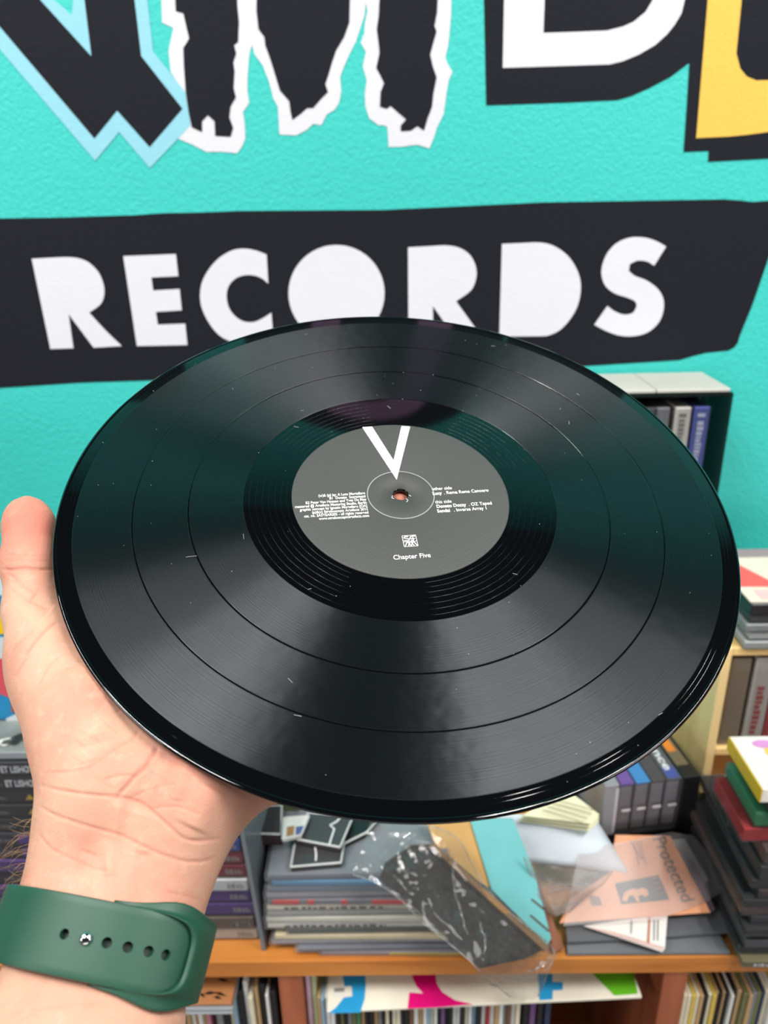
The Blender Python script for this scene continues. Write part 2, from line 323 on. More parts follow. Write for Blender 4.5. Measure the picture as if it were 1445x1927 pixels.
lab = rpart('label_paper', [(.0037, -.0003), (.0037, 0), (.0147, .0), (.0150, -.00008), (.0156, -.00008), (.0159, 0), (.0490, 0), (.0497, -.0001), (.0497, -.0003)], LABM, closed=False, n=160)
rpart('pressing_ring', [(.0151, -.00006), (.0153, .00003), (.0155, -.00006)], mat('ring_grey', (150, 152, 150), .4), closed=False, parent=lab, n=120)
LW = mat('label_white', (245, 245, 245), .5)
def flat(name, P, m, parent, z=.00003, t=.00003): return mesh(name, *prism_geo([(x, y, z) for x, y in P], (0, 0, t)), m, parent, local=True)
flat('printed_letter', [dl(*p) for p in ((681.7, 804), (700, 803), (740.5, 866.5), (755.5, 802), (771.5, 803), (746.4, 902.8))], LW, lab)
def ltext(s, x, y, size, align='LEFT', bold=0, wx=.86):
    V, Fc = text_geo(s, size, align, .00002, bold=bold); return mesh('printed_text', [(vx*wx+x, vy+y, vz+.00004) for vx, vy, vz in V], Fc, LW, lab, local=True)
for i, s in enumerate(('(w)& (p) by: A Luca Mortellaro', 'B1  Donato  Scaramuzzi', 'B2 Peter Van Hoesen and Yves De Mey', 'mastered @ Artefacts Mastering Studio, Berlin', 'graphic concept by Ignazio Mortellaro [OA]', '(p)&(c) Stroboscopic Artefacts 2015', 'cat. no. SA5YEARS05 - all rights reserved', 'www.stroboscopicartefacts.com')):
    ltext(s, -.0162, .0014-.00205*i, .0023, 'RIGHT', bold=.00002, wx=.74)
for s, x, y, bd in (('other side', .0148, .0012, 0), ('Lucy', .0146, -.0018, .00005), ('. Rema Rema Canoero', .0199, -.0018, .00001), ('this side', .0148, -.0074, 0), ('Donato Dozzy', .0148, -.0102, .00005), ('. OZ Taped', .0297, -.0102, .00001), ('Sendai', .0146, -.0131, .00005), ('. Inverse Array 1', .0222, -.0131, .00001)):
    ltext(s, x, y, .0028, bold=bd, wx=.82)
ltext('Chapter Five', -.0092, -.0388, .0036, bold=.00002)
lg = []
def stroke(P, w):                                    # flat ribbon along a polyline, in label coordinates
    for (x0, y0), (x1, y1) in zip(P, P[1:]):
        d = Vector((x1-x0, y1-y0)); d.normalize(); n = Vector((-d.y, d.x))*w/2; e = d*w*.3
        lg.append(prism_geo([(x0-e.x+n.x, y0-e.y+n.y, .00003), (x0-e.x-n.x, y0-e.y-n.y, .00003), (x1+e.x-n.x, y1+e.y-n.y, .00003), (x1+e.x+n.x, y1+e.y+n.y, .00003)], (0, 0, .00003)))
lx, ly, S = -.0035, -.0257, .0063
q = lambda pts: [(lx+S*x*.95, ly-S*y) for x, y in pts]
stroke(q([(0, 0), (1, 0), (1, 1), (0, 1), (0, 0)]), .00022)
stroke(q([(.42, .1), (.2, .08), (.1, .2), (.3, .27), (.5, .33), (.42, .46), (.1, .44)]), .00042)
stroke(q([(.9, .1), (.62, .1), (.55, .22), (.62, .32), (.88, .32)]), .00042); stroke(q([(.75, .2), (.75, .5), (.6, .46)]), .00042)
for x in (.2, .42, .64): stroke(q([(x-.1, .92), (x+.1, .55), (x+.3, .92)]), .00042)
stroke(q([(.05, .56), (.95, .56)]), .00025)
mesh('printed_emblem', *join(*lg), LW, lab, local=True)
# torn paper fibres at the spindle hole and dust
lg = [tube_geo([(-.004, -.0008, .0001), (-.0046, -.0022, .0003), (-.0036, -.0031, .0004)], .00012, 5), tube_geo([(.002, -.0032, .0001), (.0026, -.0046, .0004), (.0017, -.0056, .0003)], .00012, 5), tube_geo([(.0035, -.001, .0001), (.0044, -.002, .0003)], .00012, 5)]
tag(mesh('torn_paper_fibre', *join(*lg), LW, lab, local=True), kind='stuff')
lg = []
for _ in range(85):
    r, t = math.sqrt(random.uniform(.052**2, .147**2)), random.uniform(0, 2*PI); x, y = r*math.cos(t), r*math.sin(t)
    if random.random() < .15:
        d = random.uniform(0, PI); l = random.uniform(.0006, .0016)
        lg.append(tube_geo([(x-l*math.cos(d), y-l*math.sin(d), .0001), (x, y, .0001), (x+l*math.cos(d), y+l*math.sin(d), .0001)], .00006, 4))
    else:
        s = random.uniform(.00008, .00018); lg.append(([(x-s, y-s, 0), (x+s, y-s, 0), (x+s*.6, y+s, 0), (x-s, y+s*.7, 0), (x, y, s)], [(0, 1, 2, 3), (0, 1, 4), (1, 2, 4), (2, 3, 4), (3, 0, 4)]))
tag(mesh('dust', *join(*lg), mat('dust_grey', (190, 190, 190), .8), record, local=True), kind='stuff')

# ------------------------------------------------------------------ hand and forearm (one continuous surface)
def cpt(px, py, d): return np.array([(px-CX)/F_PX*d, (py-CY)/F_PX*d, d])          # camera-oriented metres around the eye
def toW(P): return EYE + np.asarray(P) @ R.T
def dpt(a, b, h): return (DC + a*DA + b*DB + h*DNrm - EYE) @ R                     # disc frame -> same space
prims = []
def cap(p, r0, q, r1, k=.008): prims.append((np.array(p), r0, np.array(q), r1, k))
ZW = .272
AZ = lambda y: ZW + (.004 if y < 1560 else 0) - max(0, y-1600)*1.1e-4
def col_(x0, y0, r0, x1, y1, r1, k): cap(cpt(x0, y0, AZ(y0)), r0*AZ(y0)/ZW, cpt(x1, y1, AZ(y1)), r1*AZ(y1)/ZW, k)
# forearm and wrist: radial and ulnar columns
col_(78, 1990, .0222, 146, 1705, .0182, .01); col_(146, 1705, .0182, 178, 1570, .0182, .01); col_(178, 1570, .0182, 200, 1480, .0195, .01)
col_(212, 1990, .0218, 274, 1705, .0182, .012); col_(274, 1705, .0182, 320, 1580, .0180, .01); col_(320, 1580, .0180, 358, 1485, .0190, .01)
col_(142, 1990, .0222, 206, 1705, .0180, .012); col_(30, 2200, .024, 78, 1990, .0222, .01); col_(180, 2200, .024, 212, 1990, .0218, .01)
# thenar mound and thumb
cap(cpt(202, 1480, .278), .0200, cpt(166, 1370, .290), .0192, .012)
cap(cpt(166, 1370, .290), .0192, cpt(98, 1235, .311), .0157, .012)
cap(cpt(98, 1235, .311), .0157, cpt(67, 1150, .323), .0124, .010)
cap(cpt(67, 1150, .323), .0118, cpt(55, 1060, .334), .0108, .006)
cap(cpt(55, 1060, .334), .0110, cpt(54, 985, .343), .0106, .006)
cap(cpt(54, 985, .343), .0106, cpt(51, 972, .345), .0092, .004)
# hypothenar heel and palm plate (below the disc)
MCP = [dpt(-.066, -.050, -.0215), dpt(-.044, -.060, -.022), dpt(-.026, -.075, -.0215), dpt(-.024, -.076, -.021)]
heelr = cpt(358, 1485, .280)
cap(heelr, .0190, dpt(-.056, -.108, -.0215), .0140, .012)
cap(dpt(-.056, -.108, -.0215), .0140, MCP[3], .0125, .012)
cap(cpt(270, 1500, .283), .0165, MCP[2], .0130, .014)
cap(cpt(250, 1480, .284), .0165, MCP[1], .0132, .014)
cap(cpt(220, 1460, .285), .0165, MCP[0], .0130, .014)
cap(cpt(115, 1300, .306), .014, MCP[0], .0120, .014)
# four fingers of different lengths, bent upward to the underside of the disc
FG = [((-.058, -.020, -.0250), (-.052, .001, -.0180), (-.047, .018, -.0110), (.0100, .0092, .0086, .0080)),
      ((-.021, -.024, -.0250), (-.008, -.005, -.0170), (.0005, .0055, -.0106), (.0102, .0095, .0088, .0082)),
      ((.002, -.042, -.0250), (.018, -.026, -.0175), (.029, -.014, -.0108), (.0099, .0092, .0086, .0080)),
      ((.008, -.062, -.0235), (.024, -.050, -.0165), (.034, -.041, -.0100), (.0088, .0081, .0076, .0072))]
for M_, (a, b, c, r) in zip(MCP, FG):
    cap(M_, r[0]+.001, dpt(*a), r[1], .006); cap(dpt(*a), r[1], dpt(*b), r[2], .003); cap(dpt(*b), r[2], dpt(*c), r[3], .003)

def sdf(P):
    d = None
    for p, r0, q_, r1, k in prims:
        ba = q_-p; l2 = ba @ ba; pa = P-p; t = np.clip(pa @ ba/l2, 0, 1)
        x = np.sqrt(((pa-t[..., None]*ba)**2).sum(-1))-(r0+(r1-r0)*t)
        if d is None: d = x
        else: h = np.clip(.5+.5*(d-x)/k, 0, 1); d = d+(x-d)*h-k*h*(1-h)
    return d
def surface_nets(lo, hi, h):
    n = np.ceil((hi-lo)/h).astype(int)+1; ax = [lo[i]+h*np.arange(n[i]) for i in range(3)]
    F = np.empty(n, np.float32)
    for i in range(n[0]):
        G = np.stack(np.meshgrid([ax[0][i]], ax[1], ax[2], indexing='ij'), -1)[0]; F[i] = sdf(G)
    S = F < 0; acc = np.zeros(tuple(n-1)+(3,)); cnt = np.zeros(tuple(n-1))
    sl = lambda o, a: tuple(slice(o[i], n[i]-1+o[i]) for i in range(3))
    for a in range(3):
        o1, o2 = [c for c in range(3) if c != a]
        for u in (0, 1):
            for v in (0, 1):
                o = [0]*3; o[o1] = u; o[o2] = v; e = list(o); e[a] = 1
                f0, f1 = F[sl(o, a)], F[sl(e, a)]; m = (f0 < 0) != (f1 < 0)
                t = np.where(m, f0/np.where(m, f0-f1, 1), 0)
                pos = np.zeros(m.shape+(3,)); pos[..., o1] = u; pos[..., o2] = v; pos[..., a] = t
                acc += pos*m[..., None]; cnt += m
    act = cnt > 0; idx = -np.ones(act.shape, int); idx[act] = np.arange(act.sum())
    base = np.argwhere(act); V = lo+h*(base+acc[act]/cnt[act][:, None]); Q = []
    for a in range(3):
        o1, o2 = [(1, 2), (2, 0), (0, 1)][a]
        s0 = [slice(1, n[i]-1) for i in range(3)]; s0[a] = slice(0, n[a]-1); s1 = list(s0); s1[a] = slice(1, n[a])
        A, B = S[tuple(s0)], S[tuple(s1)]; e = np.argwhere(A != B); fl = A[A != B]
        off = np.array([1, 1, 1]); off[a] = 0; e = e+off
        def g(d1, d2): c = e.copy(); c[:, o1] -= d1; c[:, o2] -= d2; return idx[c[:, 0], c[:, 1], c[:, 2]]
        qd = np.stack([g(1, 1), g(0, 1), g(0, 0), g(1, 0)], 1); qd[~fl] = qd[~fl][:, ::-1]; Q.append(qd)
    return V, np.concatenate(Q)
def qedges(Q):
    E = np.sort(np.stack([Q, np.roll(Q, -1, 1)], -1).reshape(-1, 2), 1); U, inv = np.unique(E, axis=0, return_inverse=True); return U, inv.reshape(-1, 4)
def relax(V, Q, it, lam):
    U, _ = qedges(Q)
    for _ in range(it):
        A = np.zeros_like(V); c = np.zeros(len(V))
        for i, j in ((0, 1), (1, 0)): np.add.at(A, U[:, i], V[U[:, j]]); np.add.at(c, U[:, i], 1)
        V = V+lam*(A/c[:, None]-V)
    return V
def subdiv(V, Q):
    U, ei = qedges(Q); nv, ne = len(V), len(U)
    V2 = np.concatenate([V, V[U].mean(1), V[Q].mean(1)]); e = ei+nv; f = (nv+ne+np.arange(len(Q)))
    P = [np.stack([Q[:, k], e[:, k], f, e[:, (k+3) % 4]], 1) for k in range(4)]
    return V2, np.concatenate(P)
def vnormals(V, Q):
    n = np.cross(V[Q[:, 2]]-V[Q[:, 0]], V[Q[:, 3]]-V[Q[:, 1]]); N = np.zeros_like(V)
    for k in range(4): np.add.at(N, Q[:, k], n)
    return N/np.linalg.norm(N, axis=1, keepdims=True)
HV, HQ = surface_nets(np.array([-.185, -.06, .165]), np.array([.06, .275, .395]), .0022)
HV = relax(HV, HQ, 3, .5); HV, HQ = subdiv(HV, HQ); HV = relax(HV, HQ, 2, .5); HV, HQ = subdiv(HV, HQ); HV = relax(HV, HQ, 1, .5)
HN = vnormals(HV, HQ)
if (HN*(HV-HV.mean(0))).sum() < 0: HQ = HQ[:, ::-1]; HN = -HN
# creases, tendon and veins of the palm side, laid on as small height changes
c1 = lambda L: [(x/2.89, 1340+y/2.89) for x, y in L]
c5 = lambda L: [(x/4.815, 1000+y/4.815) for x, y in L]
CR = [(c1([(222, 398), (330, 425), (460, 445), (600, 458), (690, 470), (760, 500), (850, 560), (930, 630), (990, 680), (1060, 700), (1190, 690)]), 3.2, .00075),
      (c1([(212, 510), (300, 560), (400, 595), (550, 640), (650, 665), (760, 720), (880, 775), (1000, 810), (1100, 812), (1170, 790)]), 3.2, .00060),
      (c1([(208, 660), (270, 735), (330, 770), (420, 810), (520, 850), (610, 872)]), 3, .00040),
      (c1([(860, 180), (820, 240), (780, 300), (730, 350), (690, 400), (630, 470)]), 4, .0011),
      (c1([(760, 95), (720, 150), (660, 180), (560, 250), (470, 305), (350, 325), (240, 330)]), 3, .00045),
      (c1([(820, 530), (900, 515), (1000, 520), (1100, 560)]), 3, .00035), (c1([(700, 470), (800, 420), (900, 395), (950, 390)]), 3, .00035),
      (c1([(560, 370), (650, 345), (740, 345)]), 3, .0004), (c1([(420, 290), (520, 260), (600, 200)]), 3, .0003), (c1([(900, 980), (1000, 1000), (1090, 1020)]), 3, .0003),
      (c5([(30, 345), (110, 348), (230, 332), (330, 340), (470, 348)]), 3, .0010), (c5([(60, 210), (200, 225), (330, 215), (450, 235)]), 3, .00025), (c5([(60, 270), (230, 262), (440, 275)]), 3, .00025),
      (c5([(60, 370), (140, 430), (230, 500), (330, 560)]), 3, .0004), (c5([(90, 520), (200, 600), (330, 650), (460, 690)]), 3, .0003),
      (c5([(100, 1110), (150, 1030), (240, 950), (300, 900)]), 3, .0005), (c5([(210, 1140), (270, 1060), (340, 970), (400, 910), (470, 850), (530, 820)]), 3.5, .0007),
      (c5([(340, 1400), (400, 1290), (440, 1220), (540, 1130)]), 3, .0004), (c5([(140, 1330), (170, 1250), (230, 1150)]), 3, .0004),
      (c1([(30, 1640), (300, 1600), (600, 1580)]), 4, .0002)]
for k in range(26):                                  # fine cross-hatched palm lines
    x, y = random.uniform(130, 380), random.uniform(1180, 1480); l = random.uniform(25, 60); a = random.choice((.55, .62, -.7, .48))+random.uniform(-.1, .1)
    CR.append(([(x, y), (x+l*.5*math.cos(a), y+l*.5*math.sin(a)+1.5), (x+l*math.cos(a), y+l*math.sin(a))], 2.2, .00022))
BU = [([(345, 1395), (310, 1430), (275, 1480), (255, 1530)], 26, .0022), ([(150, 1250), (170, 1320), (190, 1400)], 42, -.0022), ([(400, 1480), (380, 1520), (360, 1560)], 30, -.0014), ([(60, 1120), (95, 1150)], 14, .0010), ([(170, 1600), (150, 1660)], 16, .0008), ([(270, 1600), (262, 1680)], 16, .0007),
      (c1([(650, 480), (640, 600), (610, 760), (600, 900)]), 13, -.0011), (c1([(560, 700), (590, 850), (620, 1000)]), 9, -.0004),
      (c1([(1000, 330), (975, 420), (960, 480)]), 12, -.0006)]
px = CX+F_PX*HV[:, 0]/HV[:, 2]; py = CY+F_PX*HV[:, 1]/HV[:, 2]; facing = (-(HN*HV).sum(1)/np.linalg.norm(HV, axis=1) > .05)
red = np.zeros(len(HV)); disp = np.zeros(len(HV))
for L, s, amp, cr in [c+(1,) for c in CR]+[c+(0,) for c in BU]:
    L = np.array(smooth_poly(L, False, 4), float); lo, hi = L.min(0)-4*s, L.max(0)+4*s
    ii = np.where(facing & (px > lo[0]) & (px < hi[0]) & (py > lo[1]) & (py < hi[1]))[0]
    if not len(ii): continue
    Pp = np.stack([px[ii], py[ii]], 1); best = np.full(len(ii), 1e9); tt = np.zeros(len(ii)); m_ = len(L)-1
    for k in range(m_):
        a, b = L[k], L[k+1]; ab = b-a; t = np.clip((Pp-a) @ ab/(ab @ ab), 0, 1); dd = np.sqrt(((Pp-a-t[:, None]*ab)**2).sum(1))
        u = dd < best; best[u] = dd[u]; tt[u] = (k+t[u])/m_
    g = np.exp(-(best/s)**2)*np.clip(np.minimum(tt, 1-tt)*8+.25, 0, 1)
    disp[ii] += amp*g*(.62 if cr else 1)
    if cr: red[ii] += g*min(1, amp/.0007)
HV2 = HV-HN*disp[:, None]
# underside of the disc and its label stay clear of the skin
Wd = toW(HV2); rel = Wd-DC; hh = rel @ DNrm; rr = np.sqrt((rel @ DA)**2+(rel @ DB)**2)
pen = (rr < .1515) & (hh > -TH-.0002) & (hh < .02); Wd[pen] -= (hh[pen]+TH+.0002)[:, None]*DNrm
SK = bpy.data.materials.new('skin'); SK.use_nodes = True; nt = SK.node_tree; b = nt.nodes['Principled BSDF']
tc = nt.nodes.new('ShaderNodeTexCoord'); at_ = nt.nodes.new('ShaderNodeAttribute'); at_.attribute_name = 'tint'; sep = nt.nodes.new('ShaderNodeSeparateColor')
nt.links.new(at_.outputs['Color'], sep.inputs[0])
def nzn(s, d, vec=None):
    n = nt.nodes.new('ShaderNodeTexNoise'); n.inputs['Scale'].default_value = s; n.inputs['Detail'].default_value = d; nt.links.new(tc.outputs['Object'], n.inputs['Vector']); return n
def rgbmix(fac, c1_, c2_):
    mx = nt.nodes.new('ShaderNodeMix'); mx.data_type = 'RGBA'
    for i, c in ((6, c1_), (7, c2_)):
        if isinstance(c, tuple): mx.inputs[i].default_value = lin(c)+(1,)
        else: nt.links.new(c, mx.inputs[i])
    nt.links.new(fac, mx.inputs[0]); return mx.outputs[2]
def ramp(src, lo, hi):
    mr = nt.nodes.new('ShaderNodeMapRange'); mr.inputs[1].default_value = lo; mr.inputs[2].default_value = hi; nt.links.new(src, mr.inputs[0]); return mr.outputs[0]
cA = rgbmix(ramp(nzn(38, 3).outputs['Fac'], .35, .68), (198, 154, 131), (190, 134, 114))
cA = rgbmix(ramp(nzn(220, 4).outputs['Fac'], .55, 1.0), cA, (208, 168, 146))
cA = rgbmix(sep.outputs[1], cA, (196, 104, 88)); cA = rgbmix(sep.outputs[0], cA, (176, 92, 74)); 
nt.links.new(cA, b.inputs['Base Color']); b.inputs['Roughness'].default_value = .55; b.inputs['Specular IOR Level'].default_value = .28
b.inputs['Subsurface Weight'].default_value = .18; b.inputs['Subsurface Radius'].default_value = (1, .35, .2); b.inputs['Subsurface Scale'].default_value = .004
mp = nt.nodes.new('ShaderNodeMapping'); mp.inputs['Scale'].default_value = (1600, 900, 500); nt.links.new(tc.outputs['Object'], mp.inputs[0])
nb = nt.nodes.new('ShaderNodeTexVoronoi'); nb.feature = 'DISTANCE_TO_EDGE'; nb.inputs['Scale'].default_value = 1; nt.links.new(mp.outputs[0], nb.inputs['Vector'])
bp = nt.nodes.new('ShaderNodeBump'); bp.inputs['Strength'].default_value = .22; bp.inputs['Distance'].default_value = .0004
nt.links.new(ramp(nb.outputs['Distance'], 0, .12), bp.inputs['Height'])
bp2 = nt.nodes.new('ShaderNodeBump'); bp2.inputs['Strength'].default_value = .25; bp2.inputs['Distance'].default_value = .001; nt.links.new(nzn(260, 3).outputs['Fac'], bp2.inputs['Height'])
nt.links.new(bp.outputs[0], bp2.inputs['Normal']); nt.links.new(bp2.outputs[0], b.inputs['Normal'])
person = tag(empty('person', loc=toW(cpt(142, 1990, AZ(1990)))), 'person\'s bare left hand and forearm, palm up under the record, thumb at its left rim', 'person')
skin = bpy.data.meshes.new('arm_and_hand'); inv = np.array(person.location)
skin.from_pydata((Wd-inv).tolist(), [], HQ.tolist()); skin.update(); skin.polygons.foreach_set('use_smooth', [True]*len(skin.polygons)); skin.materials.append(SK)
# pink finger tips and thumb pad
tip = np.zeros(len(HV))
for c_, s in [(cpt(55, 1000, .335), .017)]+[(dpt(*f[2]), .013) for f in FG]+[(cpt(390, 1440, .275), .016)]: tip += np.exp(-(((HV-c_)**2).sum(1))/s**2)
ca = skin.color_attributes.new('tint', 'FLOAT_COLOR', 'POINT')
buf = np.zeros((len(HV), 4), np.float32); buf[:, 0] = np.clip(red*.30, 0, .6); buf[:, 1] = np.clip(tip*.75, 0, .8); buf[:, 3] = 1
ca.data.foreach_set('color', buf.ravel())
arm = link(bpy.data.objects.new('arm_and_hand', skin), person)
# hair on the thumb side of the wrist
hg = []; cand = np.where((px < 78) & (py > 1535) & (py < 1668) & (np.abs((HN*HV).sum(1)/np.linalg.norm(HV, axis=1)) < .45) & (HN[:, 0] < -.3))[0]
for i in rng.choice(cand, min(34, len(cand)), replace=False):
    p = Wd[i]; n = R @ HN[i]; dn = R @ nz([-.25, .6+random.uniform(-.8, .3), random.uniform(-.2, .2)]); l = random.uniform(.003, .008)
    hg.append(tube_geo([p-n*.0005, p+n*l*.45+dn*l*.2, p+n*l*.7+dn*l*.65, p+n*l*.75+dn*l], [.00005, .00005, .00004, .00002], 3))
if hg: tag(mesh('arm_hair', *join(*hg), mat('hair_brown', (176, 140, 100), .5), person), kind='stuff')

# ------------------------------------------------------------------ watch strap
SZ = AZ(1772)
oC = toW(cpt(200, 1774, SZ)); aO = nz(EYE-oC); aS = R @ nz([.975, .20, 0]); aT = nz(np.cross(aO, aS)); aS = nz(np.cross(aT, aO))
aT = aT if aT[2] > 0 else -aT
TH_ = np.linspace(-PI, PI, 181); RW = np.zeros(181)
for w_ in (-.012, -.006, 0, .006, .012):
    o_ = (oC+w_*aT-EYE) @ R; d_ = (np.cos(TH_)[:, None]*aO+np.sin(TH_)[:, None]*aS) @ R; t_ = np.full(181, .006)
    for _ in range(24): t_ = t_-sdf(o_+d_*t_[:, None])*.9
    RW = np.maximum(RW, t_)
for _ in range(6): RW[:-1] = (np.roll(RW[:-1], 1)+2*RW[:-1]+np.roll(RW[:-1], -1))/4
RW[-1] = RW[0]; RW += .0004
RING = np.stack([RW*np.sin(TH_), RW*np.cos(TH_)], 1); UU = np.concatenate([[0], np.cumsum(np.linalg.norm(np.diff(RING, axis=0), axis=1))]); UU -= UU[90]
def band(u, w_, off):
    th = np.interp(u, UU, TH_); return oC+(np.interp(th, TH_, RW)+off)*(math.cos(th)*aO+math.sin(th)*aS)+w_*aT
UB = min(-UU[0], UU[-1])*.985
_us = np.linspace(-.026, .034, 121); _px = []
for u in _us: q_ = (band(u, 0, .003)-EYE) @ R; _px.append(CX+F_PX*q_[0]/q_[2])
u_at = lambda x: float(np.interp(x, _px, _us))
GREEN = mat('green_rubber', (25, 70, 53), .5, var=.04, scale=300, bump=.03, bscale=2500)
strap = tag(empty('watch_strap', loc=oC), 'dark green rubber watch strap with a row of holes buckled round the wrist', 'watch strap')
def ribbon(us, wf, o0, o1, nw=7, e=.0007):
    """closed ribbon with rounded edges: width function wf(u), inner and outer offset"""
    V, Fc = [], []
    for u in us:
        h = wf(u); ring = [(-h+e*.3, o0), (-h, (o0+o1)/2), (-h+e*.35, o1-e*.25), (-h+e, o1)]+[(-h+e+(2*h-2*e)*t, o1) for t in np.linspace(0, 1, nw)[1:-1]]+[(h-e, o1), (h-e*.35, o1-e*.25), (h, (o0+o1)/2), (h-e*.3, o0)]
        K = len(ring); V += [band(u, a, b_) for a, b_ in ring]
    for i in range(len(us)-1):
        for k in range(K): Fc.append((i*K+k, i*K+(k+1) % K, (i+1)*K+(k+1) % K, (i+1)*K+k))
    Fc += [tuple(range(K)), tuple(range((len(us)-1)*K, len(us)*K))[::-1]]
    return V, Fc
uL = u_at(344)
UE = uL+.005
tail = lambda u: .0107*math.sqrt(max(.02, 1-max(0, (u-UE+.0115)/.0117)**2)) if u > UE-.0115 else .0107
A_us = list(np.linspace(-UB, -.02, 34))+list(np.linspace(-.02, UE, 60))[1:]
sA = mesh('strap_tail', *ribbon(A_us, tail, .0012, .0034, nw=12), GREEN, strap, smooth=True)
cut = []
HU = [u_at(x) for x in (122, 163, 201, 240, 279, 311)]
def holeframe(u): p, q_ = band(u, 0, 0), band(u, 0, .01); return p, nz(q_-p)
for i, u in enumerate(HU):
    p, n = holeframe(u); cut.append(tube_geo([p-n*.001+n*.0012, p+n*.006], .0015, 14))
Vc, Fcc = join(*cut); ct = mesh('cutter', Vc, Fcc, None, None)
bpy.context.view_layer.update()
md = sA.modifiers.new('b', 'BOOLEAN'); md.operation = 'DIFFERENCE'; md.object = ct; md.solver = 'EXACT'
nm = bpy.data.meshes.new_from_object(sA.evaluated_get(bpy.context.evaluated_depsgraph_get())); sA.modifiers.clear(); sA.data = nm
nm.polygons.foreach_set('use_smooth', [True]*len(nm.polygons)); 
try: nm.set_sharp_from_angle(angle=.7)
except Exception: pass
WM.pop(ct, None); bpy.data.objects.remove(ct)
mesh('strap_underlay', *ribbon(list(np.linspace(-.024, uL+.006, 30)), lambda u: .0095, .0001, .0010, nw=5), mat('strap_hole_shade', (20, 40, 34), .6), strap, smooth=True)  # same rubber as the strap, darkened to paint shade inside the holes
# buckle end: wide loop whose opening swallows the tail
V, Fc = [], []; NP, NR = 61, 9
wo = lambda u:   .0114+.0034*math.exp(-((u-uL+.004)/.0085)**2)
u0 = uL-.0240
for i in range(NP):
    ph = PI/2-PI*i/(NP-1); c, s = max(0, math.cos(ph)), math.sin(ph)
    iu, iw = u0+(uL-u0)*c**.42, .0105*math.copysign(abs(s)**.55, s)
    ou, ow = u0+(UB-u0)*c**.9, math.copysign(abs(s)**.5, s)
    for k in range(NR):
        t = k/(NR-1); g = t**1.6; u = iu*(1-g)+ou*g
        wv = iw*(1-g)+ow*wo(u)*g if u < uL+.004 else None
        if wv is None: wv = (iw*(1-g)+ow*wo(u)*g)
        lift = .0026*min(1, c*1.6)*math.exp(-(t/.30)**2) + .0014*min(1, max(0, (u-uL+.018)/.012))
        V.append((u, wv, .0008+.0014*min(1, max(0, (u-u0)/.006))+lift))
top = [band(*v) for v in V]; bot = [band(u, w_, max(-.0016, o-.0022)) for u, w_, o in V]
n_ = len(V); VV = top+bot
for i in range(NP-1):
    for k in range(NR-1):
        a = i*NR+k; Fc += [(a, a+1, a+NR+1, a+NR), (a+n_, a+NR+n_, a+NR+1+n_, a+1+n_)]
for i in range(NP-1):
    a = i*NR; Fc.append((a, a+NR, a+NR+n_, a+n_)); a += NR-1; Fc.append((a, a+n_, a+NR+n_, a+NR))
for k in range(NR-1): Fc.append((k, k+n_, k+1+n_, k+1)); a = (NP-1)*NR+k; Fc.append((a, a+1, a+1+n_, a+n_))
lo_ = mesh('strap_loop', VV, Fc, GREEN, strap, smooth=True); sm = lo_.modifiers.new('s', 'SUBSURF'); sm.levels = sm.render_levels = 1
p, n = holeframe(HU[1]); x_ = nz(np.cross(n, aT)); y_ = np.cross(n, x_)
stud = []
for i in range(20):
    for r, z in ((.0012, .0010), (.0014, .0034), (.0018, .0037), (.0018, .0041), (.0011, .0046), (.0003, .0047)): stud.append(p+(x_*math.cos(2*PI*i/20)+y_*math.sin(2*PI*i/20))*r+n*z)
Fc = [(i*6+k, i*6+k+1, ((i+1) % 20)*6+k+1, ((i+1) % 20)*6+k) for i in range(20) for k in range(5)]+[tuple(i*6+5 for i in range(20)), tuple(i*6 for i in range(20))[::-1]]
o = mesh('stud', stud, Fc, mat('polished_steel', (220, 220, 222), .12, 1), strap, smooth=True); o['label'] = 'polished steel stud'

# ------------------------------------------------------------------ shelf unit
OW = wood('orange_wood', (204, 132, 62), (180, 102, 42), .3, 0); OWV = wood('red_brown_wood', (176, 102, 70), (148, 78, 48), .4, 2); DK = wood('dark_back_wood', (92, 52, 34), (70, 36, 22), .6, 2)
shelf = tag(empty('record_shelf', loc=(0, .7, 0)), 'long orange wooden record shelf standing below the mural wall', 'shelf')
SF = .532
mesh('top_board', *cbox(-1.3, 1.3, SF, WY-.002, ST-.0225, ST, .0012), OW, shelf)
mesh('back_panel', *cbox(-1.3, 1.3, WY-.014, WY-.004, .48, ST-.0225, .0005), DK, shelf)
mesh('lower_board', *cbox(-1.3, 1.3, SF+.002, WY-.014, .498, .52, .001), OW, shelf)
mesh('plinth', *cbox(-1.29, 1.29, SF+.03, WY-.02, 0, .498, .001), OWV, shelf)
for x in (-.497, -.124, .263, .64): mesh('divider', *cbox(x, x+.024, SF+.003, WY-.014, .52, ST-.0225, .0008), OWV, shelf)

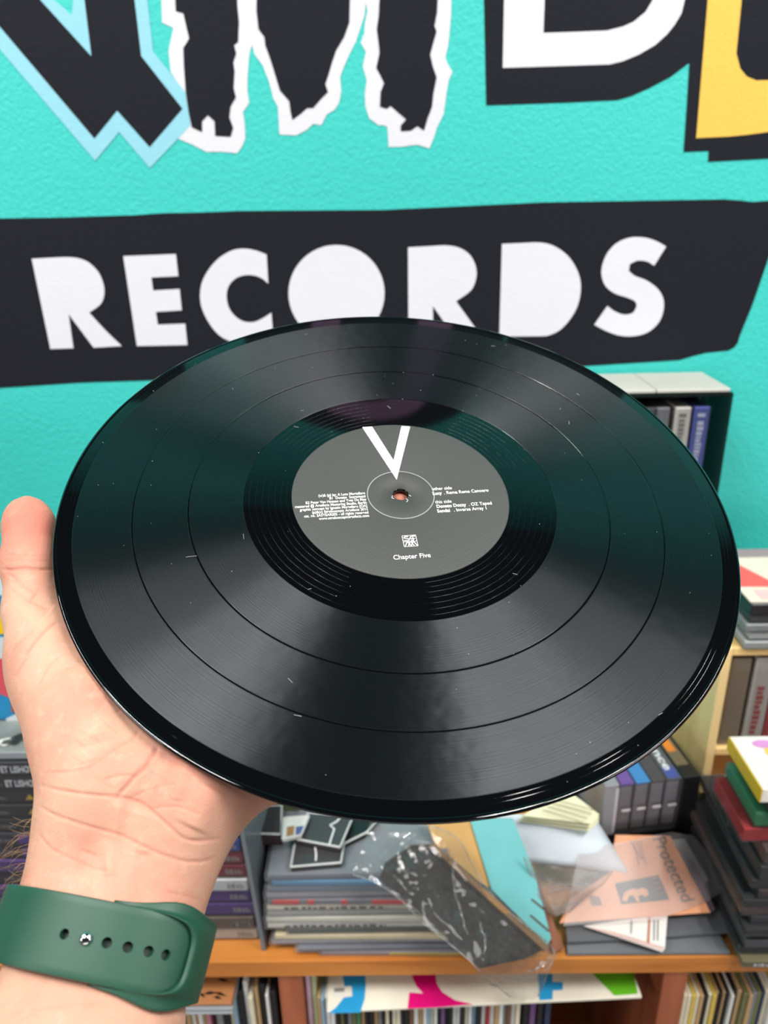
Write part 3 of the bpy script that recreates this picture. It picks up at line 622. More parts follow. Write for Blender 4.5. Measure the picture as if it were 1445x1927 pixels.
# ------------------------------------------------------------------ LP sleeves in the lower cubbies
PAL = [('black', (28, 27, 30)), ('cream', (226, 216, 190)), ('white', (228, 228, 224)), ('grey', (128, 130, 132)), ('dark blue', (44, 54, 84)), ('brown', (112, 78, 56)), ('tan', (186, 152, 108)), ('red', (168, 48, 46)), ('olive', (110, 112, 74)), ('pale blue', (140, 170, 190)), ('yellow', (214, 186, 84)), ('purple', (116, 80, 130)), ('orange', (206, 128, 62)), ('pink', (206, 130, 150)), ('green', (76, 120, 84))]
PM = {n: mat('sleeve_'+n.replace(' ', '_'), c, .5, var=.12, scale=60) for n, c in PAL}; PN = [n for n, _ in PAL]
lp_me = {}
def lp_mesh(t):
    t = round(t, 4)
    if t not in lp_me:
        g = cbox(-t/2, t/2, 0, .315, 0, .315, min(.0007, t*.3)); me = bpy.data.meshes.new('record_sleeve'); me.from_pydata([Vector(v) for v in g[0]], [], [tuple(f) for f in g[1]])
        bm = bmesh.new(); bm.from_mesh(me); bmesh.ops.recalc_face_normals(bm, faces=bm.faces); bm.to_mesh(me); bm.free(); me.materials.append(PM['cream']); lp_me[t] = me
    return lp_me[t]
def lp_row(x0, x1, where, group, wts, y0=.537, tilt=0, tmin=.0030, tmax=.0052):
    x, i = x0, 0; n_est = []
    while x < x1:
        t = random.choice((.003, .0034, .004, .0046)); 
        if tmax < .004: t = min(t, tmax)
        if x+t > x1: break
        n_est.append((x+t/2, t)); x += t+.0004
    for i, (xc, t) in enumerate(n_est):
        o = bpy.data.objects.new('record_sleeve', lp_mesh(t)); c = random.choices(PN, wts)[0]
        link(o, None, Matrix.Translation((xc, y0+random.uniform(0, .006), .5205+random.uniform(0, .0003))) @ Matrix.Rotation(tilt, 4, 'Y')); setmat(o, PM[c])
        tag(o, f'{c} upright record sleeve, {nthl(i)} {where}', 'record sleeve', group)
W1 = [3, 6, 5, 3, 1, 2, 3, 1, 1, 1, 1.2, .5, 1, .5, .8]
lp_row(-.099+.012, .125, 'in the middle row', 'records in the middle cubby', [4, 5, 5, 3, 1, 2, 2, 1, 1.5, 1, 1, .8, .8, .8, 1])
lp_row(.2885, .55, 'in the right cubby', 'records in the right cubby', [4, 6, 4, 2, 1, 2, 5, 1, 1.5, 1, 1.4, .4, 1.4, .4, .6])
lp_row(-.335, -.198, 'below the brown sleeve', 'records in the left cubby', [3, 2, 2, 3, 2, 1, 5, 1, .5, .5, .5, 1.5, .5, 2, .4])
for i, (c, t, dz) in enumerate((('grey', .006, 0), ('black', .006, 0), ('cream', .0046, 0), ('pale blue', .0034, 0), ('black', .006, 0), ('white', .0046, 0), ('cream', .0046, 0), ('tan', .0034, 0), ('black', .006, 0), ('white', .003, 0), ('black', .006, 0))):
    o = bpy.data.objects.new('record_sleeve', lp_mesh(t)); link(o, None, Matrix.Translation((-.191+i*.0058, .540+.004*(i % 3), .5205+.004*(i % 2))) @ Matrix.Scale(1.0+.03*((i*7) % 3)/2, 4, (0, 0, 1))); setmat(o, PM[c])
    tag(o, f'{c} tall record sleeve, {nthl(i)} of the bundle left of the divider', 'record sleeve', 'tall records left of the divider')
for i, (n_, c) in enumerate((('pale pink', (206, 172, 190)), ('pale olive', (178, 182, 140)))):
    o = mesh('record_sleeve', *cbox(-.0985+i*.0058, -.0985+.0048+i*.0058, .545, .86, .5205, .866, .0006), mat('sleeve_'+n_.replace(' ', '_'), c, .5), None); tag(o, f'{n_} record sleeve standing right against the left divider', 'record sleeve')
for i, (c, dx) in enumerate((('black', 0), ('purple', .007), ('black', .015), ('dark blue', .023))):
    o = bpy.data.objects.new('record_sleeve', lp_mesh(.006)); link(o, None, Matrix.Translation((.131+dx, .5485, .5215))); setmat(o, PM[c]); tag(o, f'{c} record sleeve ending the middle row, {nthl(i)} of the last four', 'record sleeve', 'dark records at the end of the middle row')
# big white sleeve lying on the middle row
zs = .8385
def zp(pts, z): return [onZ(x, y, z) for x, y in pts]
fr = zp([(615, 1903), (1208, 1875)], zs+.004); Mx = frame(fr[0], fr[1]-fr[0], np.array([0, 1, 0])); wsl = float(np.linalg.norm(fr[1]-fr[0]))
big = tag(empty('record_sleeve', M=Mx), 'large white record sleeve with blue, pink and green shapes lying on the middle row', 'record sleeve')
CRM = mat('cream_card', (232, 226, 208), .45, var=.05, scale=30)
mesh('card', *cbox(0, wsl, 0, .312, -.0035, 0, .0006), CRM, big, local=True)
iM = Mx.inverted()
def on_big(pts):
    out = []
    for x, y in pts: v = iM @ Vector(onP(x, y, np.array(fr[0]), np.array(Mx.col[2][:3]))); out.append((v.x, v.y))
    return out
c7 = lambda L: [(300+x/2.408, 1680+y/2.408) for x, y in L]; c8 = lambda L: [(850+x/2.428, 1680+y/2.428) for x, y in L]
SB, SP, SG = mat('shape_blue', (34, 150, 205), .45), mat('shape_magenta', (222, 0, 118), .45), mat('shape_green', (98, 180, 30), .45)
for pts, m in ((c7([(820, 340), (835, 400), (838, 430), (872, 425), (874, 470), (835, 475), (800, 520), (765, 547), (910, 543), (930, 480), (935, 420), (930, 340)]), SB),
               (c7([(1142, 340), (1146, 385), (1165, 425), (1195, 457), (1132, 452), (1124, 526), (1250, 520), (1420, 506), (1340, 488), (1280, 450), (1255, 410), (1248, 340)]), SP),
               (c8([(390, 340), (398, 420), (400, 492), (460, 488), (462, 447), (508, 445), (507, 408), (460, 408), (460, 340)]), SB),
               (c8([(615, 340), (742, 470), (850, 462), (826, 345), (820, 330)]), SG)):
    flat('printed_shape', on_big(pts), m, big, z=.0001, t=.0001)
flat('price_sticker', on_big(c7([(786, 430), (868, 424), (872, 470), (786, 474)])), mat('sticker_pale', (225, 222, 212), .5), big, z=.0003, t=.0001)
flat('sticker_print', on_big(c7([(792, 434), (838, 431), (838, 450), (792, 452)])), mat('sticker_grey', (140, 138, 132), .5), big, z=.00045, t=.00005)
# brown sleeve with black streaks lying on the left row, two grey ones below it
def flat_sleeve(px0, px1, z, t, m, label, depth=.312, wid=.315, y=None):
    f = zp([px0, px1], z); x = f[1]-f[0]; o = np.array(f[1])-nz(x)*wid; Mx = frame(o, x, np.array([0, 1, 0]))
    e = tag(empty('record_sleeve', M=Mx), label, 'record sleeve'); mesh('card', *cbox(0, wid, 0, depth, -t, 0, .0006), m, e, local=True); return e, Mx
flat_sleeve((330, 1906), (438, 1905), .8432, .0032, mat('sleeve_grey_pale', (170, 174, 178), .4), 'pale grey record sleeve lying under the brown streaked sleeve', wid=.245)
flat_sleeve((330, 1900), (438, 1899), .8478, .0032, mat('sleeve_grey_mid', (150, 155, 160), .4), 'mid grey record sleeve directly beneath the brown streaked sleeve', wid=.245)
bs, bM = flat_sleeve((335, 1889), (436, 1888), .8525, .0034, mat('sleeve_brown_print', (176, 118, 72), .5), 'brown record sleeve with black streaks lying in the left cubby', wid=.245)
bi = bM.inverted()
for k in range(12):
    x, y = .245-.055+random.uniform(-.02, .05), random.uniform(.003, .045); a = random.uniform(-.5, .1); l = random.uniform(.008, .02)
    x = min(max(x, .012), .225); P = [(x, y), (x+l*.4*math.cos(a), y+l*.4*math.sin(a)+.0025), (x+l*math.cos(a), max(.001, y+l*math.sin(a))), (x+l*.45*math.cos(a), y+l*.4*math.sin(a)-.0012)]
    P = [(min(.2435, u), max(.0012, v)) for u, v in P]
    flat('printed_streak', P, BLACK(), bs, z=.0001, t=.0001)

# ------------------------------------------------------------------ cassettes and cd cases
def case_proto(name, L, D, T, clear_m, inset=.0012):
    """flat case, front (spine) edge at y = 0: coloured insert, spine label, clear shell, hinge ridges"""
    e = empty(name)
    mesh('insert_card', *cbox(inset, L-inset, inset, D-inset, inset, T-inset, .0005), BLACK(), e, local=True)
    mesh('spine_label', *cbox(inset*2, L-inset*2, inset*.4, inset, inset*1.4, T-inset*1.4, .0002), WHITE(), e, local=True)
    mesh('clear_shell', *cbox(0, L, 0, D, 0, T, .0007), clear_m, e, local=True)
    return e
SHELL = clear('case_plastic', (240, 242, 245), .035, .75, .06)
tape0 = case_proto('cassette_case', .109, .070, .0168, SHELL); disc0 = case_proto('cd_case', .125, .142, .0103, SHELL)
used = set()
def case(proto, M, label, cat, group, insert, spine, txt=None):
    if proto not in used: used.add(proto); e = proto; WM[e] = M; e.matrix_world = M; [WM.__setitem__(c, M @ c.matrix_local) for c in ALLCH(e)]
    else: e = copy_tree(proto, None, M)
    tag(e, label, cat, group); setmat(child(e, 'insert_card'), insert); setmat(child(e, 'spine_label'), spine); return e
def scribble(parent, x0, x1, z0, z1, m, y=.0004, n=6, name='spine_print'):
    """illegible line of print on a spine: a few small raised bars"""
    g = []; x = x0; 
    while x < x1:
        w_ = random.uniform(.5, 1.2)*(x1-x0)/n*.6; h = random.uniform(.6, 1)*(z1-z0)
        g.append(cbox(x, min(x+w_, x1), y, y+.0002, z0, z0+h, .00005)); x += w_*1.5
    mesh(name, *join(*g), m, parent, local=True)
def col(name, rgb, rough=.4): return mat('print_'+name, rgb, rough, var=.1, scale=80)
# stack just left of the grey divider
bx = onZ(485, 1770, ST); Lr = bx[0]
SPN = [('beige', (206, 194, 178)), ('brown', (106, 88, 76)), ('violet', (86, 50, 128)), ('violet', (98, 62, 146)), ('white', (216, 216, 214)), ('dark red', (136, 34, 48)), ('crimson', (142, 38, 54)), ('blue', (42, 72, 160)), ('grey', (120, 122, 126)), ('black', (30, 30, 34))]
for i, (n_, c) in enumerate(SPN):
    M = Matrix.Translation((Lr-.109+random.uniform(-.0015, .0015)-i*.0006, bx[1]+random.uniform(-.0015, .0015), ST+.0002+i*.0171))
    e = case(tape0, M, f'cassette case with {n_} spine, {nth(i)} of the stack behind the wrist', 'cassette', 'cassettes stacked left of the grey divider', col(n_.replace(' ', '_'), c), col(n_.replace(' ', '_'), c))
    if n_ in ('beige', 'brown', 'white', 'dark red', 'crimson'): scribble(e, .035, .06, .005, .009, col('ink_pale', (190, 184, 176)) if n_ != 'beige' and n_ != 'white' else col('ink_grey', (120, 112, 106)))
    if n_ in ('beige', 'brown'): scribble(e, .088, .104, .004, .011, col('ink_grey2', (150, 146, 140)), n=4)
# far left stack with the lettered spines
fx = onZ(172, 1757, ST); n_left = 13
LS = ['violet', 'violet', 'violet', 'violet', 'black and violet', 'violet', 'black and violet', 'black and violet', 'black and yellow', 'black and yellow', 'black and yellow', 'black lettered', 'black lettered']
LC = {'violet': (74, 52, 112), 'black and violet': (40, 34, 54), 'black and yellow': (30, 28, 34), 'black lettered': (24, 25, 30)}
for i, n_ in enumerate(LS):
    M = Matrix.Translation((fx[0]-.109+random.uniform(-.001, .001)-i*.0003, .5655+random.uniform(-.001, .001), ST+.0002+i*.0171))
    e = case(tape0, M, f'cassette case with {n_} spine, {nth(i)} of the far left stack', 'cassette', 'cassettes in the far left stack', col(n_.replace(' ', '_'), LC[n_]), col(n_.replace(' ', '_'), LC[n_]))
    if n_ == 'black lettered':
        V, Fc = text_geo('ET LISHOT', .0105, 'LEFT', .0001, bold=.0002); mesh('spine_lettering', [(.0632+x*.62, .0002-z, .0045+y) for x, y, z in V], Fc, WHITE(), e, local=True)
    elif n_ == 'black and yellow':
        mesh('spine_emblem', *prism_geo([(.078, .0003, .005), (.087, .0003, .005), (.0825, .0003, .0115)], (0, -.0001, 0)), col('spine_yellow', (206, 172, 40)), e, local=True)
        scribble(e, .088, .105, .005, .009, col('spine_yellow', (206, 172, 40)), y=.0002)
    elif n_ == 'black and violet': mesh('spine_block', *cbox(.062, .082, .0001, .0003, .003, .0138, .00003), col('spine_violet', (92, 58, 140)), e, local=True)
zt = ST+13*.0171+.0004; T0 = fx[0]
# black and white picture case on top of the far left stack
e = case(disc0, Matrix.Translation((T0-.126, .5665, zt)), 'cd case with black and white landscape picture lying on the far left stack', 'cd', None, mat('grey_picture', (128, 138, 132), .4, var=.9, scale=28), col('silver', (190, 194, 198)))
for k in range(7):
    x, y = random.uniform(.07, .112), random.uniform(.01, .06); P = [(x+random.uniform(.004, .011)*math.cos(t), y+random.uniform(.003, .009)*math.sin(t)) for t in np.linspace(0, 2*PI, 9, endpoint=False)]
    flat('picture_patch', P, col('picture_pale', (214, 216, 208)) if k % 2 else col('picture_dark', (58, 66, 64)), e, z=.0104, t=.0001)
# colourful cover standing on the stack
CY0 = .612; zc0 = zt+.0108; xr = onY(62, 1300, CY0)[0]
cv = tag(empty('picture_cover', loc=(xr-.08, CY0, zc0)), 'bright blue, red and yellow picture cover standing on the far left stack', 'record cover')
mesh('cover_card', *cbox(xr-.16, xr, CY0+.0006, CY0+.006, zc0, 1.318, .0006), col('cover_blue', (24, 128, 176)), cv)
def cov(pts, m, t=.0004): prism('cover_print', [onY(x, y, CY0+.0005) for x, y in pts], (0, -t, 0), m, cv)
cov([(-40, 1035), (30, 1035), (30, 1120), (-40, 1120)], col('cover_pale', (190, 210, 214)), .0003)
cov([(-40, 1150), (10, 1158), (9, 1192), (-40, 1200)], col('cover_yellow', (226, 186, 20)))
cov([(-40, 1195), (9, 1200), (14, 1268), (-40, 1275)], col('cover_grey', (196, 200, 204)))
cov([(-40, 1230), (8, 1240), (22, 1272), (34, 1300), (18, 1312), (-40, 1290)], col('cover_red', (198, 74, 88)), .0006)
cov([(20, 1304), (40, 1298), (44, 1335), (22, 1340)], col('cover_brown', (140, 84, 66)), .0008)
cov([(12, 1352), (30, 1344), (52, 1348), (52, 1362), (12, 1364)], col('cover_white', (206, 210, 212)), .0005)
# stack of yellow/grey odds at the lower left corner, beside the far left cassettes
# grey divider panel
gp = [onZ(500, 1789, ST+.0003), onP(447, 1500, onZ(500, 1789, ST+.0003), np.array([0, 1, 0]))]
pb = gp[0]; pt = gp[1]; up = pt-pb
tag(prism('divider_panel', [pb, pb+np.array([.004, .15, 0]), pb+np.array([.010, .15, 0])+up*1.0, pt+np.array([0, .0, 0])], (-.004, 0, .0), mat('grey_acrylic', (112, 116, 122), .25)), 'thin grey plastic divider panel leaning left between cassettes and sleeves', 'divider')

# ------------------------------------------------------------------ stack of thin sleeves, middle
CC = [((744, 1787), 'grey', (150, 142, 148), 600, 1020), ((0, 0), 'slate', (112, 116, 126), 556, 960), ((0, 0), 'pale grey', (176, 172, 178), 508, 900), ((0, 0), 'cream', (228, 212, 172), 514, 840), ((0, 0), 'dark green', (72, 80, 72), 540, 880),
      ((0, 0), 'white', (226, 222, 210), 500, 840), ((0, 0), 'pale ivory', (218, 214, 196), 498, 830), ((0, 0), 'greyish', (176, 176, 172), 500, 820), ((0, 0), 'cream-edged', (224, 214, 190), 499, 800), ((0, 0), 'red-printed', (120, 122, 130), 500, 790), ((0, 0), 'silver', (164, 164, 168), 498, 770), ((0, 0), 'blue-grey', (118, 132, 144), 500, 760), ((0, 0), 'sky blue', (80, 140, 176), 508, 740), ((0, 0), 'steel grey', (120, 126, 134), 500, 740)]
z = ST+.0004; TOPZ = z
for i, (_, n_, c, xa, xb) in enumerate(CC):
    t = .0045 if i < 3 else .0072; yf = .541+.0006*i
    if i < 2: yf = .537
    xl = onZ(xa, 1790-11*i, z)[0]; wd = .178 if i > 1 else .20
    e = tag(empty('single_sleeve', loc=(xl, yf, z)), f'{n_} single record in a clear sleeve, {nth(i)} of the middle pile', 'record sleeve', 'singles in the middle pile')
    a = .012*((i*5) % 3-1); e.rotation_euler.z = a; WM[e] = Matrix.Translation((xl, yf, z)) @ Matrix.Rotation(a, 4, 'Z'); e.matrix_world = WM[e]
    mesh('card', *cbox(.003, wd, .0015, .178, .0004, t-.0006, .0005), col('single_'+n_.replace(' ', '_').replace('-', '_'), c, .45), e, local=True)
    mesh('clear_sleeve', *cbox(0, wd+.002, 0, .182, 0, t-.0001, .0002), clear('sleeve_film', (232, 232, 234), .08, .5, .15), e, local=True)
    if n_ == "red-printed":
        for x0, x1 in ((.008, .034), (.042, .049), (.075, .081), (.105, .145)): mesh('spine_print', *cbox(x0, x1, .0004, .0014, .001, t-.001, .0001), col("spine_red", (214, 70, 66)), e, local=True)
    if n_ in ('cream-edged', 'white'): scribble(e, .02, .12, .0016, .0048, col('ink_soft', (110, 104, 98)), y=.0008, n=9)
    if i == 0: mesh('spine_print', *cbox(.07, .19, .0006, .0013, .0008, .0030, .0001), col('spine_strip_yellow', (206, 184, 40)), e, local=True)
    z += t+.0002
TOPZ = z
# jewel cases lying on that pile
def jewel(pts, zz, t, label, face, edge=(206, 206, 204), mark=None):
    """dark cd case given by its four seen corners on a plane, painted edge glints as their own part"""
    P = [np.array(onZ(x, y, zz)) for x, y in pts]; e = tag(empty('cd_case', loc=P[0]), label, 'cd')
    prism('inlay', [p+np.array([0, 0, t]) for p in P], (0, 0, -t), face, e)
    g = [tube_geo([P[i]+np.array([0, 0, t]), P[(i+1) % 4]+np.array([0, 0, t])], .0010, 5) for i in range(4)]
    mesh('case_edge_glint', *join(*g), mat('edge_pale', edge, .25), e)  # pale opaque tubes paint the glints along clear case edges
    if mark: mesh('printed_mark', *tube_geo([np.array(onZ(x, y, zz+t+.0006)) for x, y in mark], .0009, 5), WHITE(), e)
    return e
DKI = col('inlay_dark', (62, 60, 62), .3)
jewel([(548, 1640), (642, 1632), (648, 1592), (556, 1592)], TOPZ+.0005, .006, 'dark cd case with painted edge glints at the front of the middle pile', DKI, mark=[(593, 1594), (595, 1608), (594, 1620)])
jewel([(560, 1588), (640, 1603), (664, 1546), (580, 1538)], TOPZ+.0085, .006, 'dark cd case with white squiggle behind the front one on the middle pile', DKI, mark=[(620, 1588), (625, 1572), (629, 1560), (621, 1553), (634, 1546), (640, 1538)])
jewel([(480, 1588), (530, 1590), (532, 1535), (476, 1538)], TOPZ+.0005, .014, 'dark maroon cd box at the left of the middle pile', col('maroon_dark', (58, 42, 46), .3), edge=(120, 112, 112))
e = jewel([(532, 1585), (567, 1577), (582, 1541), (534, 1545)], TOPZ+.0165, .004, 'small white cd with two photographs next to the maroon box', col('white_inlay', (206, 204, 200), .3))
for px0 in (539, 556): prism('printed_photo', [onZ(px0, 1574, TOPZ+.0209), onZ(px0+13, 1571, TOPZ+.0209), onZ(px0+15, 1554, TOPZ+.0209), onZ(px0+1, 1556, TOPZ+.0209)], (0, 0, .0002), col('photo_ochre' if px0 == 539 else 'photo_blue', (150, 110, 70) if px0 == 539 else (80, 90, 140)), e)
jewel([(470, 1522), (560, 1526), (590, 1502), (470, 1502)], TOPZ+.0005, .02, 'moss green cd case at the back of the middle pile', col('moss', (92, 104, 66), .4), edge=(150, 156, 150))
jewel([(640, 1600), (690, 1575), (720, 1540), (660, 1540)], TOPZ+.0005, .006, 'black cd case under the plastic bag on the middle pile', BLACK(), edge=(110, 110, 112))

# ------------------------------------------------------------------ loose cards and bags to the right of the pile
def sheet(name, pts, pl, t, m, label, cat, parent=None, lift=0, smooth=False):
    c, n = pl; P = [onP(x, y, c, n)+n*lift for x, y in pts]
    if smooth: P = [np.array(p) for p in smooth_poly(P)]
    o = prism(name, P, tuple(-n*t), m, parent)
    if label: tag(o, label, cat)
    return o
# black sleeve with thick brown card edge
PLB = plane3((745, 1600, 1.032), (1030, 1788, .914), (720, 1660, 1.022))
sheet('record_sleeve', [(716, 1655), (728, 1622), (775, 1590), (812, 1588), (1028, 1785), (985, 1805), (905, 1822), (800, 1722)], PLB, .003, mat('black_gloss_card', (34, 33, 35), .35, var=.5, scale=30), 'black card sleeve in crumpled plastic leaning over the shelf edge', 'record sleeve')
sheet('cardboard_strip', [(806, 1590), (818, 1588), (1034, 1782), (1026, 1790)], (PLB[0]+PLB[1]*.006, PLB[1]), .005, mat('brown_board_edge', (138, 104, 68), .6, var=.2), 'thick brown cardboard edge running along the black sleeve', 'cardboard')
PLT = plane3((890, 1550, 1.012), (1037, 1768, .918), (925, 1672, .962))
sheet('record_sleeve', [(884, 1540), (965, 1540), (1005, 1640), (1037, 1766), (1030, 1778), (925, 1674)], PLT, .003, mat('turquoise_card', (112, 186, 188), .4, var=.1, scale=30), 'turquoise card sleeve with brown marks beside the black sleeve', 'record sleeve')
g = []
for (x0, y0, x1, y1) in ((1000, 1692, 1030, 1716), (998, 1722, 1033, 1752)): g.append(tube_geo([onP(x0, y0, *PLT)+PLT[1]*.0006, onP(x1, y1, *PLT)+PLT[1]*.0006], .0008, 5))
tag(mesh('metal_prong', *join(*g), mat('rust_brown', (104, 66, 48), .5)), 'pair of thin brown wires lying on the turquoise card', 'wire')
sheet('card', [(1008, 1640), (1032, 1712), (1062, 1786), (1040, 1793), (1036, 1764)], (PLT[0]-PLT[1]*.004, PLT[1]), .003, wood('red_board', (150, 96, 70), (120, 72, 52), .5, 1), 'reddish brown card standing out beyond the turquoise sleeve', 'card')
sheet('record_sleeve', [(800, 1540), (884, 1540), (925, 1672), (905, 1662), (818, 1588)], (PLT[0]+np.array([0, 0, -.004]), PLT[1]), .003, mat('ochre_card', (202, 160, 96), .5, var=.15, scale=20), 'ochre card sleeve between the black and turquoise sleeves', 'record sleeve')
# white curved paper
Vw, Fw = [], []; nu, nv = 16, 8
for j in range(nv):
    for i in range(nu):
        u, v = i/(nu-1), j/(nv-1); x = 925+u*(1120-925)+v*65*u+60*v*(1-u)*.6; y = 1530+(u*8)+v*(108-20*(1-u)); zz = .985-.035*v+.012*math.sin(PI*u)*(1-v)-.008*u
        Vw.append(onZ(x, y, zz))
for j in range(nv-1):
    for i in range(nu-1): a = j*nu+i; Fw.append((a, a+1, a+nu+1, a+nu))
o = tag(mesh('paper_sheet', Vw, Fw, mat('blue_white_paper', (214, 222, 230), .5, var=.03), smooth=True), 'curling bluish white paper sheet behind the turquoise sleeve', 'paper'); so = o.modifiers.new('s', 'SOLIDIFY'); so.thickness = .0006
# cream booklets
for k in range(3):
    pl = plane3((985, 1538, .992+.005*k), (1112, 1563, .985+.005*k), (1060, 1500, 1.005+.005*k))
    e = sheet('booklet', [(975+4*k, 1545-5*k), (1060, 1492-6*k), (1128, 1545-6*k), (1108+2*k, 1564-7*k)], pl, .004, mat('cream_paper', (222, 220, 182), .5, var=.05), f'cream printed booklet, {nth(k)} of three behind the white paper', 'booklet')
pl = plane3((985, 1538, 1.0062), (1112, 1563, .9992), (1060, 1500, 1.0192)); g = []
for r in range(4): g.append(tube_geo([onP(1020+r*10, 1520-r*6+4, *pl), onP(1098+r*7, 1549-r*8, *pl)], .0005, 4))
tag(mesh('print_line', *join(*g), col('ink_olive', (150, 148, 110)), bpy.data.objects['booklet.002']), kind='stuff')
# clear bags: crumpled film over the black sleeve, and a bunched bag on the white paper
def film(name, rows, label, nu=44, sub=12, amp=.006, scale=34, m=None, seed=0):
    """crumpled clear film: rows of (left, right) points, folded by ridged noise"""
    L = smooth_poly([r[0] for r in rows], False, sub, 179); Rr = smooth_poly([r[1] for r in rows], False, sub, 179); V, Fc = [], []; nv = len(L)
    for j in range(nv):
        d = L[min(j+1, nv-1)]-L[max(j-1, 0)]; n = nz(np.cross(Rr[j]-L[j], d)); n = -n if n @ (EYE-L[j]) < 0 else n
        for i in range(nu):
            u = i/(nu-1); p = L[j]*(1-u)+Rr[j]*u; s = Vector((p*scale).tolist())+Vector((seed, 0, 0))
            h = 1-abs(noise.noise(s)*2); h2 = 1-abs(noise.noise(s*2.4)*2); h3 = noise.noise(s*.5)
            ed = .35+.65*min(1, 6*min(u, 1-u))
            V.append(p+n*(amp*(.7*h+.4*h2+.5*h3)*ed)+np.array(noise.noise_vector(s*.8))*.003)
    for j in range(nv-1):
        for i in range(nu-1): a = j*nu+i; Fc.append((a, a+1, a+nu+1, a+nu))
    o = tag(mesh(name, V, Fc, m or clear('bag_film', (226, 226, 224), .05, .85, .10, .36), smooth=True), label, 'plastic bag')
    ev = [V[j*nu+i] for i in (0, nu-1) for j in range(nv)]; g = [tube_geo(ev[:nv], .0005, 5), tube_geo(ev[nv:], .0005, 5)]
    for a, b in ((.25, .8), (.55, .2), (.85, .5), (.7, .95)):
        g.append(tube_geo([V[min(nv-1, int((a+(b-a)*.35*t)*nv))*nu+min(nu-1, int((b+(a-b)*t)*nu))] for t in np.linspace(0, 1, 10)], .0004, 5))
    mesh('bag_seam', *join(*g), clear('seam_film', (235, 235, 235), .30, 1.0, .1, .5), o, smooth=True); return o
pb_ = lambda x, y, l=.006: onP(x, y, PLB[0]+PLB[1]*l, PLB[1])
film('plastic_bag', [(onZ(662, 1648, 1.034), onZ(700, 1540, 1.05)), (pb_(716, 1668), pb_(838, 1562, .012)), (pb_(790, 1730), pb_(905, 1655)), (pb_(865, 1795), pb_(985, 1742)), (pb_(900, 1828, .004), pb_(1036, 1786, .004)), (onY(925, 1850, .512), onY(1030, 1822, .512)), (onY(958, 1878, .515), onY(1012, 1872, .515))], 'crumpled clear plastic bag round the black sleeve, hanging over the shelf edge', amp=.0042, scale=30)
film('plastic_bag', [(onZ(985, 1612, .99), onZ(1150, 1640, .975)), (onZ(1000, 1650, .965), onZ(1130, 1665, .962)), (onZ(1015, 1690, .948), onZ(1100, 1690, .948)), (onZ(1035, 1718, .934), onZ(1075, 1712, .936))], 'bunched clear plastic bag between the turquoise sleeve and the orange card', amp=.005, scale=26, seed=5, m=clear('bag_film_milky', (226, 224, 222), .22, .6, .2, .3))

# ------------------------------------------------------------------ sheets, orange card, white leaflet
GS = mat('grey_board', (116, 118, 122), .4)
e = sheet('grey_sleeve', [(1066, 1768), (1215, 1762), (1350, 1750), (1374, 1792), (1068, 1794)], plane3((1066, 1794, .9045), (1374, 1792, .9045), (1250, 1700, .9055)), .003, GS, 'grey plastic sleeve lying lowest at the shelf edge below the orange card', 'sleeve')
e = sheet('grey_sleeve', [(1064, 1740), (1340, 1690), (1378, 1752), (1230, 1764), (1068, 1772)], plane3((1066, 1772, .911), (1378, 1752, .911), (1250, 1690, .914)), .003, mat('grey_board_dark', (100, 102, 106), .4), 'dark grey plastic sleeve directly under the orange card', 'sleeve')
PW = plane3((1100, 1743, .918), (1250, 1790, .912), (1256, 1727, .920))
e = sheet('leaflet', [(1098, 1742), (1256, 1720), (1251, 1784), (1246, 1791)], PW, .0012, mat('white_leaflet', (232, 228, 222), .45, var=.02), 'white leaflet with a brown stripe sticking out below the orange card', 'leaflet')
wp = lambda L, m, l=.0004, nm='printed_block': prism(nm, [onP(x, y, PW[0]+PW[1]*l, PW[1]) for x, y in L], tuple(PW[1]*.0002), m, e)
wp([(1220, 1727), (1224, 1726), (1222, 1776), (1217, 1774)], col('leaflet_brown', (186, 116, 92)))
wp([(1102, 1744), (1246, 1789), (1250, 1782), (1150, 1752)], col('leaflet_pink', (214, 180, 172)))
for x in (1187, 1230, 1237): wp([(x, 1731), (x+2.2, 1730.6), (x+1.5, 1770 if x > 1200 else 1757), (x-.7, 1770 if x > 1200 else 1757)], col('leaflet_ink', (120, 120, 122)))
PO = plane3((1161, 1571, .962), (1053, 1737, .922), (1336, 1718, .922))
orange = sheet('card', [(1158, 1571), (1261, 1573), (1337, 1717), (1053, 1737), (1075, 1690), (1150, 1640)], PO, .0025, mat('orange_card', (236, 158, 108), .5, var=.05, scale=25), 'orange printed card with a black square picture inside a clear sleeve', 'card')
orange['label'] = 'orange card lettered Protected with a black square picture on the cluttered shelf'
INK = col('ink_brown', (92, 66, 54))
op = lambda x, y, l=.0006: onP(x, y, PO[0]+PO[1]*l, PO[1])
c4 = lambda L: [(1045+x/3.6125, 1340+y/3.6125) for x, y in L]
p0, p1 = op(*c4([(668, 850)])[0]), op(*c4([(880, 1300)])[0]); xd = p1-p0; yd = np.cross(PO[1], xd)
V, Fc = text_geo('Protected', 1.0, 'LEFT', .0002, shear=.15, bold=.006); Wd_ = max(v[0] for v in V); Lr_ = float(np.linalg.norm(xd)); sc = Lr_/Wd_
Mo = frame(p0, xd, yd); mesh('printed_word', [Mo @ Vector((x*sc, y*sc*1.25-.002, z)) for x, y, z in V], Fc, INK, orange)
sq = c4([(405, 1165), (700, 1108), (775, 1275), (450, 1305)]); prism('printed_square', [op(*q_) for q_ in sq], tuple(PO[1]*.0002), mat('ink_square', (52, 48, 48), .5), orange)
fg = c4([(452, 1278), (470, 1225), (520, 1200), (560, 1205), (590, 1195), (622, 1205), (632, 1240), (612, 1258), (590, 1240), (560, 1255), (575, 1285), (555, 1288), (528, 1245), (500, 1250), (482, 1290)])
